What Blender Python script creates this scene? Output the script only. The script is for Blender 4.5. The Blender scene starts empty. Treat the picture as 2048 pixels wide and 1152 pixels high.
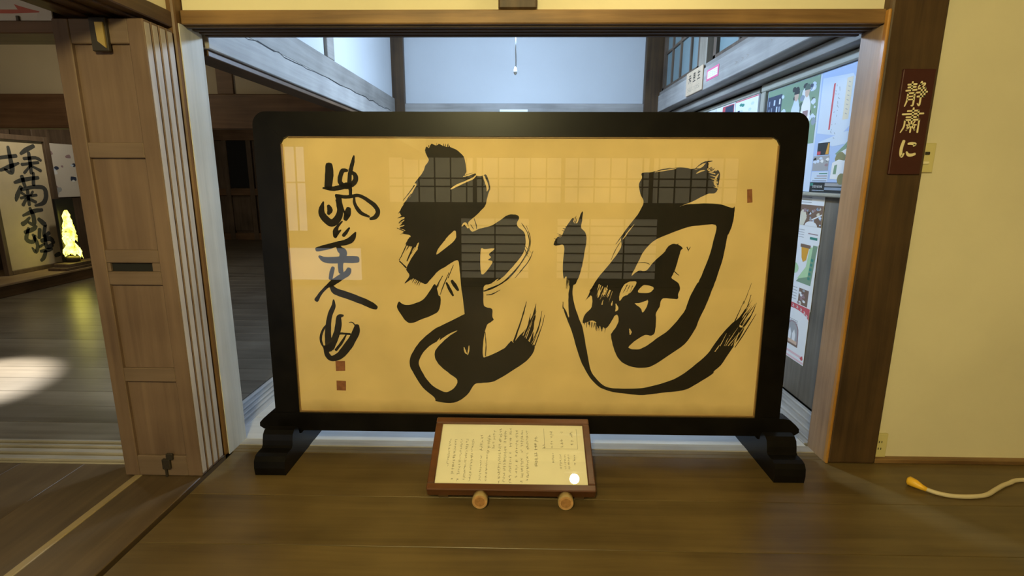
import bpy, bmesh, math, random
from mathutils import Vector, Matrix
from mathutils.geometry import tessellate_polygon, delaunay_2d_cdt
random.seed(7)
S = bpy.context.scene
COL = S.collection

# ------------------------------------------------------------------ camera
cam_data = bpy.data.cameras.new('camera')
cam = bpy.data.objects.new('camera', cam_data)
COL.objects.link(cam)
S.camera = cam
cam_data.sensor_width = 36.0
cam_data.lens = 1041.5 / 2048 * 36.0
cam_data.clip_start = 0.02
PITCH, YAW, ROLL = (math.radians(a) for a in (11.95, -1.09, 0.233))
_f = Vector((math.sin(YAW)*math.cos(PITCH), math.cos(YAW)*math.cos(PITCH), -math.sin(PITCH)))
_r = Vector((math.cos(YAW), -math.sin(YAW), 0))
_u = _r.cross(_f)
_R = math.cos(ROLL)*_r + math.sin(ROLL)*_u
_U = -math.sin(ROLL)*_r + math.cos(ROLL)*_u
cam.matrix_world = Matrix(((_R.x, _U.x, -_f.x, 0), (_R.y, _U.y, -_f.y, 0), (_R.z, _U.z, -_f.z, 1.30), (0, 0, 0, 1)))

# ------------------------------------------------------------------ world, lights, exposure
W = bpy.data.worlds.new('world'); S.world = W; W.use_nodes = True
W.node_tree.nodes['Background'].inputs[0].default_value = (0.5, 0.6, 0.8, 1)
W.node_tree.nodes['Background'].inputs[1].default_value = 0.02
S.view_settings.view_transform = 'Standard'
S.view_settings.look = 'None'
S.view_settings.gamma = 1.0
S.view_settings.use_curve_mapping = False
S.view_settings.exposure = 0.08
WARM = (1.0, 0.88, 0.42)
COOL = (0.50, 0.71, 1.0)
ROOM_LAMP_W = 245
WALL_LAMP_E = 150
CORRIDOR_LAMP_W = 235
HALL_SPOT_W = 2200
HALL_FILL_W = 10
ALCOVE_FILL_W = 44
SIDE_FILL_W = 16
SHOJI_E = 0.48
SIDE_WINDOW_E = 1.5
LANTERN_E = 1.5

def light(name, kind, loc, energy, color, radius=0.1, parent=None, **kw):
    d = bpy.data.lights.new(name, kind); d.energy = energy; d.color = color
    if kind == 'AREA': d.size = radius
    else: d.shadow_soft_size = radius
    for k, v in kw.items(): setattr(d, k, v)
    o = bpy.data.objects.new(name, d); COL.objects.link(o); o.location = loc
    if parent: o.parent = parent
    return o

# ------------------------------------------------------------------ materials
def newmat(name):
    m = bpy.data.materials.new(name); m.use_nodes = True
    nt = m.node_tree
    return m, nt, nt.nodes['Principled BSDF']

def plain(name, col, rough=0.6, emit=0, ecol=None, spec=0.5, metal=0, vary=0.0, vscale=6, bump=0):
    m, nt, b = newmat(name)
    b.inputs['Base Color'].default_value = (*col, 1)
    b.inputs['Roughness'].default_value = rough
    b.inputs['Specular IOR Level'].default_value = spec
    b.inputs['Metallic'].default_value = metal
    if emit:
        b.inputs['Emission Color'].default_value = (*(ecol or col), 1)
        b.inputs['Emission Strength'].default_value = emit
    if vary or bump:
        tc = nt.nodes.new('ShaderNodeTexCoord')
        n = nt.nodes.new('ShaderNodeTexNoise'); n.inputs['Scale'].default_value = vscale; n.inputs['Detail'].default_value = 6
        nt.links.new(tc.outputs['Object'], n.inputs['Vector'])
        if vary:
            r = nt.nodes.new('ShaderNodeValToRGB')
            r.color_ramp.elements[0].position = 0.3; r.color_ramp.elements[1].position = 0.7
            r.color_ramp.elements[0].color = (*[c*(1-vary) for c in col], 1)
            r.color_ramp.elements[1].color = (*[min(1, c*(1+vary*0.5)) for c in col], 1)
            nt.links.new(n.outputs['Fac'], r.inputs['Fac']); nt.links.new(r.outputs['Color'], b.inputs['Base Color'])
        if bump:
            n2 = nt.nodes.new('ShaderNodeTexNoise'); n2.inputs['Scale'].default_value = vscale*30; n2.inputs['Detail'].default_value = 4
            nt.links.new(tc.outputs['Object'], n2.inputs['Vector'])
            bp = nt.nodes.new('ShaderNodeBump'); bp.inputs['Strength'].default_value = bump; bp.inputs['Distance'].default_value = 0.004
            nt.links.new(n2.outputs['Fac'], bp.inputs['Height']); nt.links.new(bp.outputs['Normal'], b.inputs['Normal'])
    return m

def wood(name, dark, lite, axis='x', rough=0.55, scale=5.0, bump=0.25, spec=0.4, stretch=14, dist=0.003, per_object=0.0):
    m, nt, b = newmat(name)
    tc = nt.nodes.new('ShaderNodeTexCoord')
    mp = nt.nodes.new('ShaderNodeMapping')
    sc = [stretch, stretch, stretch]; sc['xyz'.index(axis)] = 0.7
    mp.inputs['Scale'].default_value = sc
    oi = nt.nodes.new('ShaderNodeObjectInfo')
    add = nt.nodes.new('ShaderNodeVectorMath'); add.operation = 'MULTIPLY_ADD'
    add.inputs[1].default_value = (37, 53, 71)
    nt.links.new(oi.outputs['Random'], add.inputs[0])
    nt.links.new(tc.outputs['Object'], mp.inputs['Vector'])
    nt.links.new(mp.outputs['Vector'], add.inputs[2])
    n = nt.nodes.new('ShaderNodeTexNoise'); n.inputs['Scale'].default_value = scale*0.35
    n.inputs['Detail'].default_value = 9; n.inputs['Roughness'].default_value = 0.62; n.inputs['Distortion'].default_value = 0.4
    nt.links.new(add.outputs[0], n.inputs['Vector'])
    # slow tone drift over the timber
    n2 = nt.nodes.new('ShaderNodeTexNoise'); n2.inputs['Scale'].default_value = 2.2; n2.inputs['Detail'].default_value = 3
    nt.links.new(tc.outputs['Object'], n2.inputs['Vector'])
    mx = nt.nodes.new('ShaderNodeMath'); mx.operation = 'MULTIPLY_ADD'; mx.inputs[1].default_value = 0.55; 
    nt.links.new(n2.outputs['Fac'], mx.inputs[0])
    ml = nt.nodes.new('ShaderNodeMath'); ml.operation = 'MULTIPLY'; ml.inputs[1].default_value = 0.5
    nt.links.new(n.outputs['Fac'], ml.inputs[0]); nt.links.new(ml.outputs[0], mx.inputs[2])
    r = nt.nodes.new('ShaderNodeValToRGB')
    r.color_ramp.elements[0].position = 0.38; r.color_ramp.elements[1].position = 0.66
    r.color_ramp.elements[0].color = (*dark, 1); r.color_ramp.elements[1].color = (*lite, 1)
    nt.links.new(mx.outputs[0], r.inputs['Fac'])
    out = r.outputs['Color']
    if per_object:
        hs = nt.nodes.new('ShaderNodeHueSaturation')
        mr = nt.nodes.new('ShaderNodeMapRange'); mr.inputs[3].default_value = 1-per_object; mr.inputs[4].default_value = 1+per_object
        nt.links.new(oi.outputs['Random'], mr.inputs[0]); nt.links.new(mr.outputs[0], hs.inputs['Value'])
        nt.links.new(out, hs.inputs['Color']); out = hs.outputs['Color']
    nt.links.new(out, b.inputs['Base Color'])
    b.inputs['Roughness'].default_value = rough; b.inputs['Specular IOR Level'].default_value = spec
    bp = nt.nodes.new('ShaderNodeBump'); bp.inputs['Strength'].default_value = bump; bp.inputs['Distance'].default_value = dist
    nt.links.new(n.outputs['Fac'], bp.inputs['Height']); nt.links.new(bp.outputs['Normal'], b.inputs['Normal'])
    return m

def glazing(name, tint=(1, 1, 1), rough=0.0):
    m = bpy.data.materials.new(name); m.use_nodes = True; nt = m.node_tree; nt.nodes.clear()
    o = nt.nodes.new('ShaderNodeOutputMaterial'); mix = nt.nodes.new('ShaderNodeMixShader')
    t = nt.nodes.new('ShaderNodeBsdfTransparent'); t.inputs[0].default_value = (*tint, 1)
    g = nt.nodes.new('ShaderNodeBsdfGlossy'); g.inputs['Roughness'].default_value = rough
    lw = nt.nodes.new('ShaderNodeLayerWeight'); lw.inputs[0].default_value = 0.5      # Schlick's curve, the same from both sides
    pw = nt.nodes.new('ShaderNodeMath'); pw.operation = 'POWER'; pw.inputs[1].default_value = 5
    ma = nt.nodes.new('ShaderNodeMath'); ma.operation = 'MULTIPLY_ADD'; ma.inputs[1].default_value = 0.96; ma.inputs[2].default_value = 0.035
    nt.links.new(lw.outputs['Facing'], pw.inputs[0]); nt.links.new(pw.outputs[0], ma.inputs[0])
    nt.links.new(ma.outputs[0], mix.inputs[0]); nt.links.new(t.outputs[0], mix.inputs[1]); nt.links.new(g.outputs[0], mix.inputs[2])
    nt.links.new(mix.outputs[0], o.inputs[0])
    return m

M = {}
M['post'] = wood('dark_post_wood', (0.025, 0.013, 0.006), (0.088, 0.048, 0.019), 'z', 0.5)
M['post_grey'] = wood('weathered_post_wood', (0.17, 0.135, 0.10), (0.36, 0.31, 0.24), 'z', 0.55)
M['lintel'] = wood('lintel_wood_x', (0.10, 0.05, 0.018), (0.30, 0.17, 0.065), 'x', 0.5)
M['lintel_post'] = wood('orange_brown_post_wood', (0.07, 0.033, 0.011), (0.20, 0.105, 0.035), 'z', 0.5)
M['lintel_dark'] = wood('lintel_groove_wood', (0.045, 0.028, 0.018), (0.10, 0.065, 0.045), 'x', 0.6)
M['beam_y'] = wood('dark_beam_wood_y', (0.05, 0.028, 0.014), (0.14, 0.08, 0.04), 'y', 0.5)
M['beam_x'] = wood('dark_beam_wood_x', (0.09, 0.045, 0.022), (0.20, 0.11, 0.055), 'x', 0.5)
M['grey_beam'] = wood('grey_weathered_beam', (0.25, 0.228, 0.205), (0.44, 0.405, 0.37), 'y', 0.6)
M['grey_beam_dim'] = wood('grey_weathered_cap', (0.17, 0.152, 0.132), (0.31, 0.28, 0.245), 'y', 0.6)
M['brown_dim'] = wood('brown_corridor_wood', (0.06, 0.040, 0.026), (0.15, 0.10, 0.065), 'z', 0.55)
M['grey_x'] = wood('grey_weathered_sill_x', (0.16, 0.14, 0.12), (0.34, 0.31, 0.28), 'x', 0.5)
M['grey_board'] = wood('grey_wall_board', (0.10, 0.088, 0.07), (0.22, 0.195, 0.16), 'z', 0.6)
M['door'] = wood('door_wood', (0.115, 0.070, 0.047), (0.205, 0.132, 0.088), 'z', 0.55, bump=0.12)
M['door_rail'] = wood('door_rail_wood', (0.12, 0.078, 0.052), (0.205, 0.137, 0.094), 'x', 0.55, bump=0.12)
M['door_edge'] = wood('door_edge_wood', (0.32, 0.27, 0.22), (0.52, 0.46, 0.40), 'z', 0.6, bump=0.1)
M['floor'] = wood('floor_board', (0.072, 0.046, 0.0165), (0.150, 0.100, 0.037), 'x', 0.36, scale=4, bump=0.12, per_object=0.10)
M['floor_y'] = wood('floor_board_y', (0.060, 0.038, 0.020), (0.125, 0.082, 0.043), 'y', 0.38, scale=4, bump=0.12, per_object=0.06)
M['floor_grey'] = wood('hall_floor_board', (0.10, 0.082, 0.06), (0.20, 0.17, 0.13), 'x', 0.30, scale=4, bump=0.15, per_object=0.15)
M['lit_face'] = wood('lit_post_face', (0.42, 0.40, 0.34), (0.60, 0.57, 0.50), 'z', 0.6, bump=0.12)
M['cheek'] = wood('brown_grey_post_face', (0.19, 0.115, 0.062), (0.40, 0.26, 0.15), 'z', 0.5)
M['corridor_board'] = wood('pale_corridor_board', (0.46, 0.44, 0.41), (0.62, 0.60, 0.57), 'x', 0.32, scale=4, bump=0.12, per_object=0.06)
M['strip'] = wood('pale_floor_strip', (0.26, 0.19, 0.10), (0.40, 0.31, 0.18), 'y', 0.5)
M['track'] = wood('worn_track_wood', (0.22, 0.19, 0.15), (0.42, 0.37, 0.30), 'x', 0.42)
M['track_y'] = wood('worn_track_wood_y', (0.26, 0.25, 0.24), (0.48, 0.46, 0.44), 'y', 0.42)
M['plaster'] = plain('cream_plaster', (0.74, 0.66, 0.44), 0.9, vary=0.10, vscale=1.6, bump=0.15)
M['plaster_white'] = plain('white_plaster', (0.50, 0.50, 0.50), 0.9, vary=0.06, vscale=1.2, bump=0.1)
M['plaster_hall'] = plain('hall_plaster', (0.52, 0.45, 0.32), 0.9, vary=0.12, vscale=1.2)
M['lacquer'] = plain('black_lacquer', (0.006, 0.005, 0.004), 0.34, spec=0.14, vary=0.4, vscale=9)
M['fillet'] = plain('brown_fillet', (0.12, 0.07, 0.03), 0.5)
M['paper'] = plain('aged_gold_paper', (0.78, 0.58, 0.26), 0.75, vary=0.13, vscale=3.5, spec=0.2)
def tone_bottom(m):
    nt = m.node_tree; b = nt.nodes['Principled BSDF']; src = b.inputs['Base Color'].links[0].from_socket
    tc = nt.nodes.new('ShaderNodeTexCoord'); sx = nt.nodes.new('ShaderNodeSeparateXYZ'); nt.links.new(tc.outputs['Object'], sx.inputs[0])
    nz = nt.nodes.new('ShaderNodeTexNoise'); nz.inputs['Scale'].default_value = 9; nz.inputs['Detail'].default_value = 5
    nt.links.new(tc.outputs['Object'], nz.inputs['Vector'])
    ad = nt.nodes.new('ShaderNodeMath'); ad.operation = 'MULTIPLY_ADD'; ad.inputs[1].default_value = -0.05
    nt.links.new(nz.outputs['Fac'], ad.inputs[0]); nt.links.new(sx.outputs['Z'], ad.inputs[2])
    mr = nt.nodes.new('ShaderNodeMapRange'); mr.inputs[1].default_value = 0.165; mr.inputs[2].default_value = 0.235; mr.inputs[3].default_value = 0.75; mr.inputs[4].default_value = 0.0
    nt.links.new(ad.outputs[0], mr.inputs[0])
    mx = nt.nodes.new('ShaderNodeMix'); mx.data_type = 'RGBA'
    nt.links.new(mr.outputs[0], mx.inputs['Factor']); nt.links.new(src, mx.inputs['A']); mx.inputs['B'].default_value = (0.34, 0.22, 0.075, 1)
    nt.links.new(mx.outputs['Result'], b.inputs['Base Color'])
tone_bottom(M['paper'])                                   # darker brown band with a ragged edge along the foot of the sheet
M['ink'] = plain('black_ink', (0.012, 0.009, 0.005), 0.6, vary=0.3, vscale=7, spec=0.25)
M['ink_grey'] = plain('faded_ink', (0.06, 0.06, 0.055), 0.7)
M['seal'] = plain('red_seal_ink', (0.28, 0.10, 0.035), 0.8, vary=0.3, vscale=60)
M['glass'] = glazing('clear_glazing')
M['frame_red'] = wood('reddish_frame_wood', (0.065, 0.022, 0.008), (0.15, 0.055, 0.02), 'x', 0.3, bump=0.05, spec=0.6)
M['mount'] = plain('cream_mount_paper', (0.90, 0.84, 0.62), 0.8, vary=0.04, vscale=8)
M['print'] = plain('grey_print', (0.30, 0.27, 0.16), 0.8)
M['bamboo'] = plain('bamboo_skin', (0.42, 0.30, 0.13), 0.4, vary=0.2, vscale=20)
M['bamboo_cut'] = plain('bamboo_cut_face', (0.50, 0.27, 0.10), 0.7, vary=0.25, vscale=60)
M['sign_red'] = plain('dark_red_signboard', (0.046, 0.006, 0.0035), 0.5, vary=0.15, vscale=8)
M['sign_letters'] = plain('cream_lettering', (0.75, 0.66, 0.38), 0.6)
M['plastic'] = plain('ivory_plastic', (0.62, 0.54, 0.24), 0.4)
M['plastic_lite'] = plain('pale_ivory_plastic', (0.80, 0.72, 0.45), 0.35)
M['slot'] = plain('dark_slot', (0.03, 0.025, 0.012), 0.6)
M['yellow'] = plain('yellow_plug', (0.85, 0.48, 0.03), 0.45)
M['cable'] = plain('cream_cable', (0.62, 0.52, 0.33), 0.5)
M['tag_wood'] = plain('pale_wood_tag', (0.60, 0.44, 0.29), 0.6, vary=0.1, vscale=12)
M['pink'] = plain('pink_border', (0.72, 0.13, 0.26), 0.6)
M['white_paper'] = plain('white_paper', (0.80, 0.80, 0.80), 0.6)
M['board_frame'] = plain('grey_board_frame', (0.42, 0.40, 0.33), 0.5, vary=0.1, vscale=8)
M['board_face'] = plain('board_face', (0.25, 0.25, 0.24), 0.7)
M['pane_teal'] = plain('frosted_teal_glass', (0.20, 0.27, 0.28), 0.25, vary=0.05, vscale=3)
M['shoji'] = plain('lit_shoji_paper', (0.7, 0.66, 0.58), 0.8, emit=SHOJI_E, ecol=(1.0, 0.86, 0.62))
M['side_window'] = plain('lit_side_window', (0.7, 0.72, 0.75), 0.8, emit=SIDE_WINDOW_E, ecol=(0.80, 0.88, 1.0))
M['brass'] = plain('aged_brass', (0.50, 0.35, 0.10), 0.35, metal=0.6)
M['iron'] = plain('dark_iron', (0.05, 0.04, 0.03), 0.45, metal=0.5)
M['black'] = plain('black_recess', (0.006, 0.005, 0.004), 0.8)
M['ceiling'] = wood('ceiling_board', (0.10, 0.065, 0.035), (0.2, 0.13, 0.075), 'x', 0.6)
M['lamp_warm'] = plain('warm_lamp_glass', (1, 0.9, 0.7), 0.5, emit=28, ecol=(1.0, 0.80, 0.42))
M['lamp_bulb'] = plain('small_bulb_glass', (1, 0.9, 0.7), 0.5, emit=WALL_LAMP_E, ecol=(1.0, 0.82, 0.45))
M['lamp_cool'] = plain('cool_lamp_glass', (0.9, 0.95, 1), 0.5, emit=8, ecol=(0.72, 0.86, 1.0))
M['lamp_shade'] = plain('white_lamp_shade', (0.7, 0.7, 0.7), 0.5)
M['cord_white'] = plain('white_pull_cord', (0.85, 0.87, 0.9), 0.6)
M['tassel'] = plain('white_plastic_tassel', (0.95, 0.93, 0.88), 0.35)
def lantern_mat():
    m, nt, b = newmat('glowing_resin_leaves')
    b.inputs['Base Color'].default_value = (0.6, 0.55, 0.12, 1); b.inputs['Emission Color'].default_value = (1.0, 0.90, 0.16, 1)
    tc = nt.nodes.new('ShaderNodeTexCoord'); n = nt.nodes.new('ShaderNodeTexNoise'); n.inputs['Scale'].default_value = 16; n.inputs['Detail'].default_value = 3
    nt.links.new(tc.outputs['Object'], n.inputs['Vector'])
    mr = nt.nodes.new('ShaderNodeMapRange'); mr.inputs[1].default_value = 0.38; mr.inputs[2].default_value = 0.62; mr.inputs[3].default_value = 0.2*LANTERN_E; mr.inputs[4].default_value = 3*LANTERN_E
    nt.links.new(n.outputs['Fac'], mr.inputs[0]); nt.links.new(mr.outputs[0], b.inputs['Emission Strength'])
    return m
M['lantern'] = lantern_mat()
def pm(key, c): M[key] = plain('print_' + key, c, 0.45)
for key, c in dict(sky=(0.46, 0.60, 0.92), skylite=(0.66, 0.76, 0.93), navy=(0.045, 0.06, 0.11), dgreen=(0.09, 0.14, 0.10), mgreen=(0.24, 0.36, 0.24),
                   lgreen=(0.50, 0.72, 0.42), red=(0.62, 0.10, 0.12), dred=(0.40, 0.05, 0.05), cream=(0.74, 0.69, 0.56), black=(0.03, 0.035, 0.035),
                   orange=(0.75, 0.38, 0.05), skin=(0.70, 0.50, 0.38), mauve=(0.36, 0.24, 0.26), olive=(0.28, 0.26, 0.12), brown=(0.22, 0.14, 0.10),
                   pink2=(0.80, 0.55, 0.60), greyblue=(0.30, 0.36, 0.46), white=(0.86, 0.87, 0.90), teal=(0.06, 0.28, 0.22), grey=(0.40, 0.40, 0.42), arrow=(0.55, 0.09, 0.05), paper_off=(0.72, 0.66, 0.60)).items():
    pm('p_' + key, c)

# ------------------------------------------------------------------ mesh helpers
class MB:
    """collects shapes into one mesh; coordinates are given in the scene and stored relative to `o`"""
    def __init__(s, o=(0, 0, 0)):
        s.bm = bmesh.new(); s.o = Vector(o); s.mats = []
    def _mi(s, mat):
        if mat is None: return 0
        if mat not in s.mats: s.mats.append(mat)
        return s.mats.index(mat)
    def box(s, x0, x1, y0, y1, z0, z1, bev=0.0, mat=None, rot=None, seg=1):
        c = Vector(((x0+x1)/2, (y0+y1)/2, (z0+z1)/2)) - s.o
        mx = Matrix.Translation(c)
        if rot is not None: mx = mx @ rot
        mx = mx @ Matrix.Diagonal((abs(x1-x0), abs(y1-y0), abs(z1-z0), 1))
        n0 = set(s.bm.faces) if (bev or mat) else None
        g = bmesh.ops.create_cube(s.bm, size=1, matrix=mx)
        if bev:
            ed = list({e for v in g['verts'] for e in v.link_edges})
            bmesh.ops.bevel(s.bm, geom=ed, offset=bev, segments=seg, affect='EDGES', profile=0.5)
        if mat:
            k = s._mi(mat)
            for f in s.bm.faces:
                if f not in n0: f.material_index = k
        return s
    def face(s, pts, mat=None):
        k = s._mi(mat)
        try:
            f = s.bm.faces.new([s.bm.verts.new(Vector(p)-s.o) for p in pts]); f.material_index = k
        except ValueError: pass
    def poly(s, loops, to3, mat=None):
        """flat polygon with holes; loops of 2-D points, to3 maps (x, y) to space"""
        k = s._mi(mat)
        flat = []; ed = []
        for l in loops:
            n0 = len(flat); flat += [Vector((p[0], p[1])) for p in l]
            ed += [(n0+i, n0+(i+1) % len(l)) for i in range(len(l))]
        co, _e, tris, _a, _b, _c = delaunay_2d_cdt(flat, ed, [], 0, 1e-6)
        segs = [(flat[i].x, flat[i].y, flat[j].x, flat[j].y) for i, j in ed]
        def inside(t):
            x = sum(co[i].x for i in t)/3; y = sum(co[i].y for i in t)/3; c = False
            for x0, y0, x1, y1 in segs:
                if (y0 > y) != (y1 > y) and x < x0+(y-y0)*(x1-x0)/(y1-y0): c = not c
            return c
        tris = [t for t in tris if inside(t)]
        vs = [s.bm.verts.new(Vector(to3(p.x, p.y))-s.o) for p in co]
        for t in tris:
            try:
                f = s.bm.faces.new([vs[i] for i in t]); f.material_index = k
            except ValueError: pass
    def prism(s, prof, a0, a1, axis='x', mat=None):
        """profile of 2-D points swept along an axis: x -> (y,z), y -> (x,z), z -> (x,y)"""
        k = s._mi(mat)
        def P(p, a):
            return Vector({'x': (a, p[0], p[1]), 'y': (p[0], a, p[1]), 'z': (p[0], p[1], a)}[axis]) - s.o
        A = [s.bm.verts.new(P(p, a0)) for p in prof]; B = [s.bm.verts.new(P(p, a1)) for p in prof]
        n = len(prof); fs = []
        for i in range(n):
            fs.append(s.bm.faces.new((A[i], A[(i+1) % n], B[(i+1) % n], B[i])))
        tri = tessellate_polygon([[Vector((p[0], p[1], 0)) for p in prof]])
        for t in tri:
            fs.append(s.bm.faces.new([A[i] for i in t])); fs.append(s.bm.faces.new([B[i] for i in reversed(t)]))
        for f in fs: f.material_index = k
        return s
    def tube(s, pts, rad, n=10, mat=None, caps=True):
        k = s._mi(mat)
        pts = [Vector(p) for p in pts]
        if not hasattr(rad, '__len__'): rad = [rad]*len(pts)
        rings = []
        for i, p in enumerate(pts):
            d = (pts[min(i+1, len(pts)-1)] - pts[max(i-1, 0)]).normalized()
            a = d.cross(Vector((0, 0, 1)) if abs(d.z) < 0.9 else Vector((1, 0, 0))).normalized(); b = d.cross(a)
            rings.append([s.bm.verts.new(p - s.o + rad[i]*(math.cos(t*2*math.pi/n)*a + math.sin(t*2*math.pi/n)*b)) for t in range(n)])
        for r0, r1 in zip(rings, rings[1:]):
            for t in range(n):
                f = s.bm.faces.new((r0[t], r0[(t+1) % n], r1[(t+1) % n], r1[t])); f.material_index = k; f.smooth = True
        if caps:
            for r in (rings[0], rings[-1]):
                f = s.bm.faces.new(r); f.material_index = k
        return s
    def lathe(s, c, prof, n=20, mat=None, wob=0):
        k = s._mi(mat)
        rings = []
        for r, z in prof:
            rings.append([s.bm.verts.new(Vector((c[0]+r*(1+wob*random.uniform(-1, 1))*math.cos(t*2*math.pi/n), c[1]+r*math.sin(t*2*math.pi/n), c[2]+z)) - s.o) for t in range(n)])
        for r0, r1 in zip(rings, rings[1:]):
            for t in range(n):
                f = s.bm.faces.new((r0[t], r0[(t+1) % n], r1[(t+1) % n], r1[t])); f.material_index = k; f.smooth = True
        for r in (rings[0], rings[-1]):
            f = s.bm.faces.new(r); f.material_index = k
        return s
    def build(s, name, mat=None, parent=None, kind=None, label=None, loc=None, smooth=False):
        bmesh.ops.recalc_face_normals(s.bm, faces=s.bm.faces)
        me = bpy.data.meshes.new(name); s.bm.to_mesh(me); s.bm.free()
        if mat is not None and not s.mats: me.materials.append(mat)
        for m in s.mats: me.materials.append(m)
        if smooth:
            for p in me.polygons: p.use_smooth = True
        return link(name, me, parent, kind, label, loc)

def link(name, me, parent=None, kind=None, label=None, loc=None):
    o = bpy.data.objects.new(name, me); COL.objects.link(o)
    if parent: o.parent = parent
    if kind: o['kind'] = kind
    if label: o['label'] = label
    if loc is not None: o.location = loc
    return o

def struct(name, mb, mat, label=None, parent=None):
    return mb.build(name, mat, parent, kind=None if parent else 'structure', label=label)

def thing(name, label, cat, loc=(0, 0, 0), rot=(0, 0, 0), group=None):
    o = bpy.data.objects.new(name, None); COL.objects.link(o); o.empty_display_size = 0.1
    o.location = loc; o.rotation_euler = rot
    o['label'] = label; o['category'] = cat
    if group: o['group'] = group
    return o

def tag(o, label, cat, group=None):
    o['label'] = label; o['category'] = cat
    if group: o['group'] = group
    return o

def catmull(pts, n=4, closed=True):
    out = []; L = len(pts); rng = range(L) if closed else range(L-1)
    for i in rng:
        g = (lambda j: pts[j % L]) if closed else (lambda j: pts[max(0, min(L-1, j))])
        p0, p1, p2, p3 = g(i-1), g(i), g(i+1), g(i+2)
        for k in range(n):
            t = k/n
            out.append(tuple(0.5*((2*b) + (c-a)*t + (2*a-5*b+4*c-d)*t*t + (3*b-a-3*c+d)*t**3) for a, b, c, d in zip(p0, p1, p2, p3)))
    if not closed: out.append(tuple(pts[-1]))
    return out

def rib_faces(mb, pts, to3, mat, n=5, jit=0.0, flip=None):
    """brush stroke: centre line of (x, y, width) points, rounded at both ends"""
    q = catmull(pts, n, closed=False)
    Lf, Rt = [], []
    for i, (x, y, w) in enumerate(q):
        a = q[max(0, i-1)]; b = q[min(len(q)-1, i+1)]
        dx, dy = b[0]-a[0], b[1]-a[1]; d = math.hypot(dx, dy) or 1
        nx, ny = -dy/d, dx/d; h = max(1e-5, w/2)
        Lf.append((x+nx*h+random.uniform(-jit, jit), y+ny*h+random.uniform(-jit, jit)))
        Rt.append((x-nx*h+random.uniform(-jit, jit), y-ny*h+random.uniform(-jit, jit)))
    k = mb._mi(mat)
    vl = [mb.bm.verts.new(Vector(to3(*p))-mb.o) for p in Lf]; vr = [mb.bm.verts.new(Vector(to3(*p))-mb.o) for p in Rt]
    for i in range(len(q)-1):
        f = mb.bm.faces.new((vl[i], vl[i+1], vr[i+1], vr[i])); f.material_index = k
    for i, sgn in ((0, -1), (-1, 1)):                     # round ends
        x, y, w = q[i]; j = 1 if i == 0 else -2
        dx, dy = (q[i][0]-q[j][0]), (q[i][1]-q[j][1]); d = math.hypot(dx, dy) or 1; dx /= d; dy /= d; h = max(1e-5, w/2)
        tip = mb.bm.verts.new(Vector(to3(x+dx*h*0.8, y+dy*h*0.8))-mb.o)
        m1 = mb.bm.verts.new(Vector(to3(x+dx*h*0.6-dy*h*0.75, y+dy*h*0.6+dx*h*0.75))-mb.o)
        m2 = mb.bm.verts.new(Vector(to3(x+dx*h*0.6+dy*h*0.75, y+dy*h*0.6-dx*h*0.75))-mb.o)
        a, b = (vl[i], vr[i])
        if (a.co-m1.co).length > (a.co-m2.co).length: m1, m2 = m2, m1
        f = mb.bm.faces.new((a, m1, tip, m2, b)); f.material_index = k

def text_polys(body, size):
    """triangles of Blender's own built-in font, as 2-D points"""
    cu = bpy.data.curves.new('txt', 'FONT'); cu.body = body; cu.size = size
    ob = bpy.data.objects.new('txt', cu); COL.objects.link(ob)
    dg = bpy.context.evaluated_depsgraph_get(); ev = ob.evaluated_get(dg); me = ev.to_mesh()
    V = [(v.co.x, v.co.y) for v in me.vertices]; F = [tuple(p.vertices) for p in me.polygons]
    ev.to_mesh_clear(); bpy.data.objects.remove(ob); bpy.data.curves.remove(cu)
    return V, F
def put_text(mb, body, size, to3, mat, x=0, y=0):
    V, F = text_polys(body, size); k = mb._mi(mat)
    vs = [mb.bm.verts.new(Vector(to3(x+a, y+b))-mb.o) for a, b in V]
    for t in F:
        try:
            f = mb.bm.faces.new([vs[i] for i in t]); f.material_index = k
        except ValueError: pass

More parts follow.
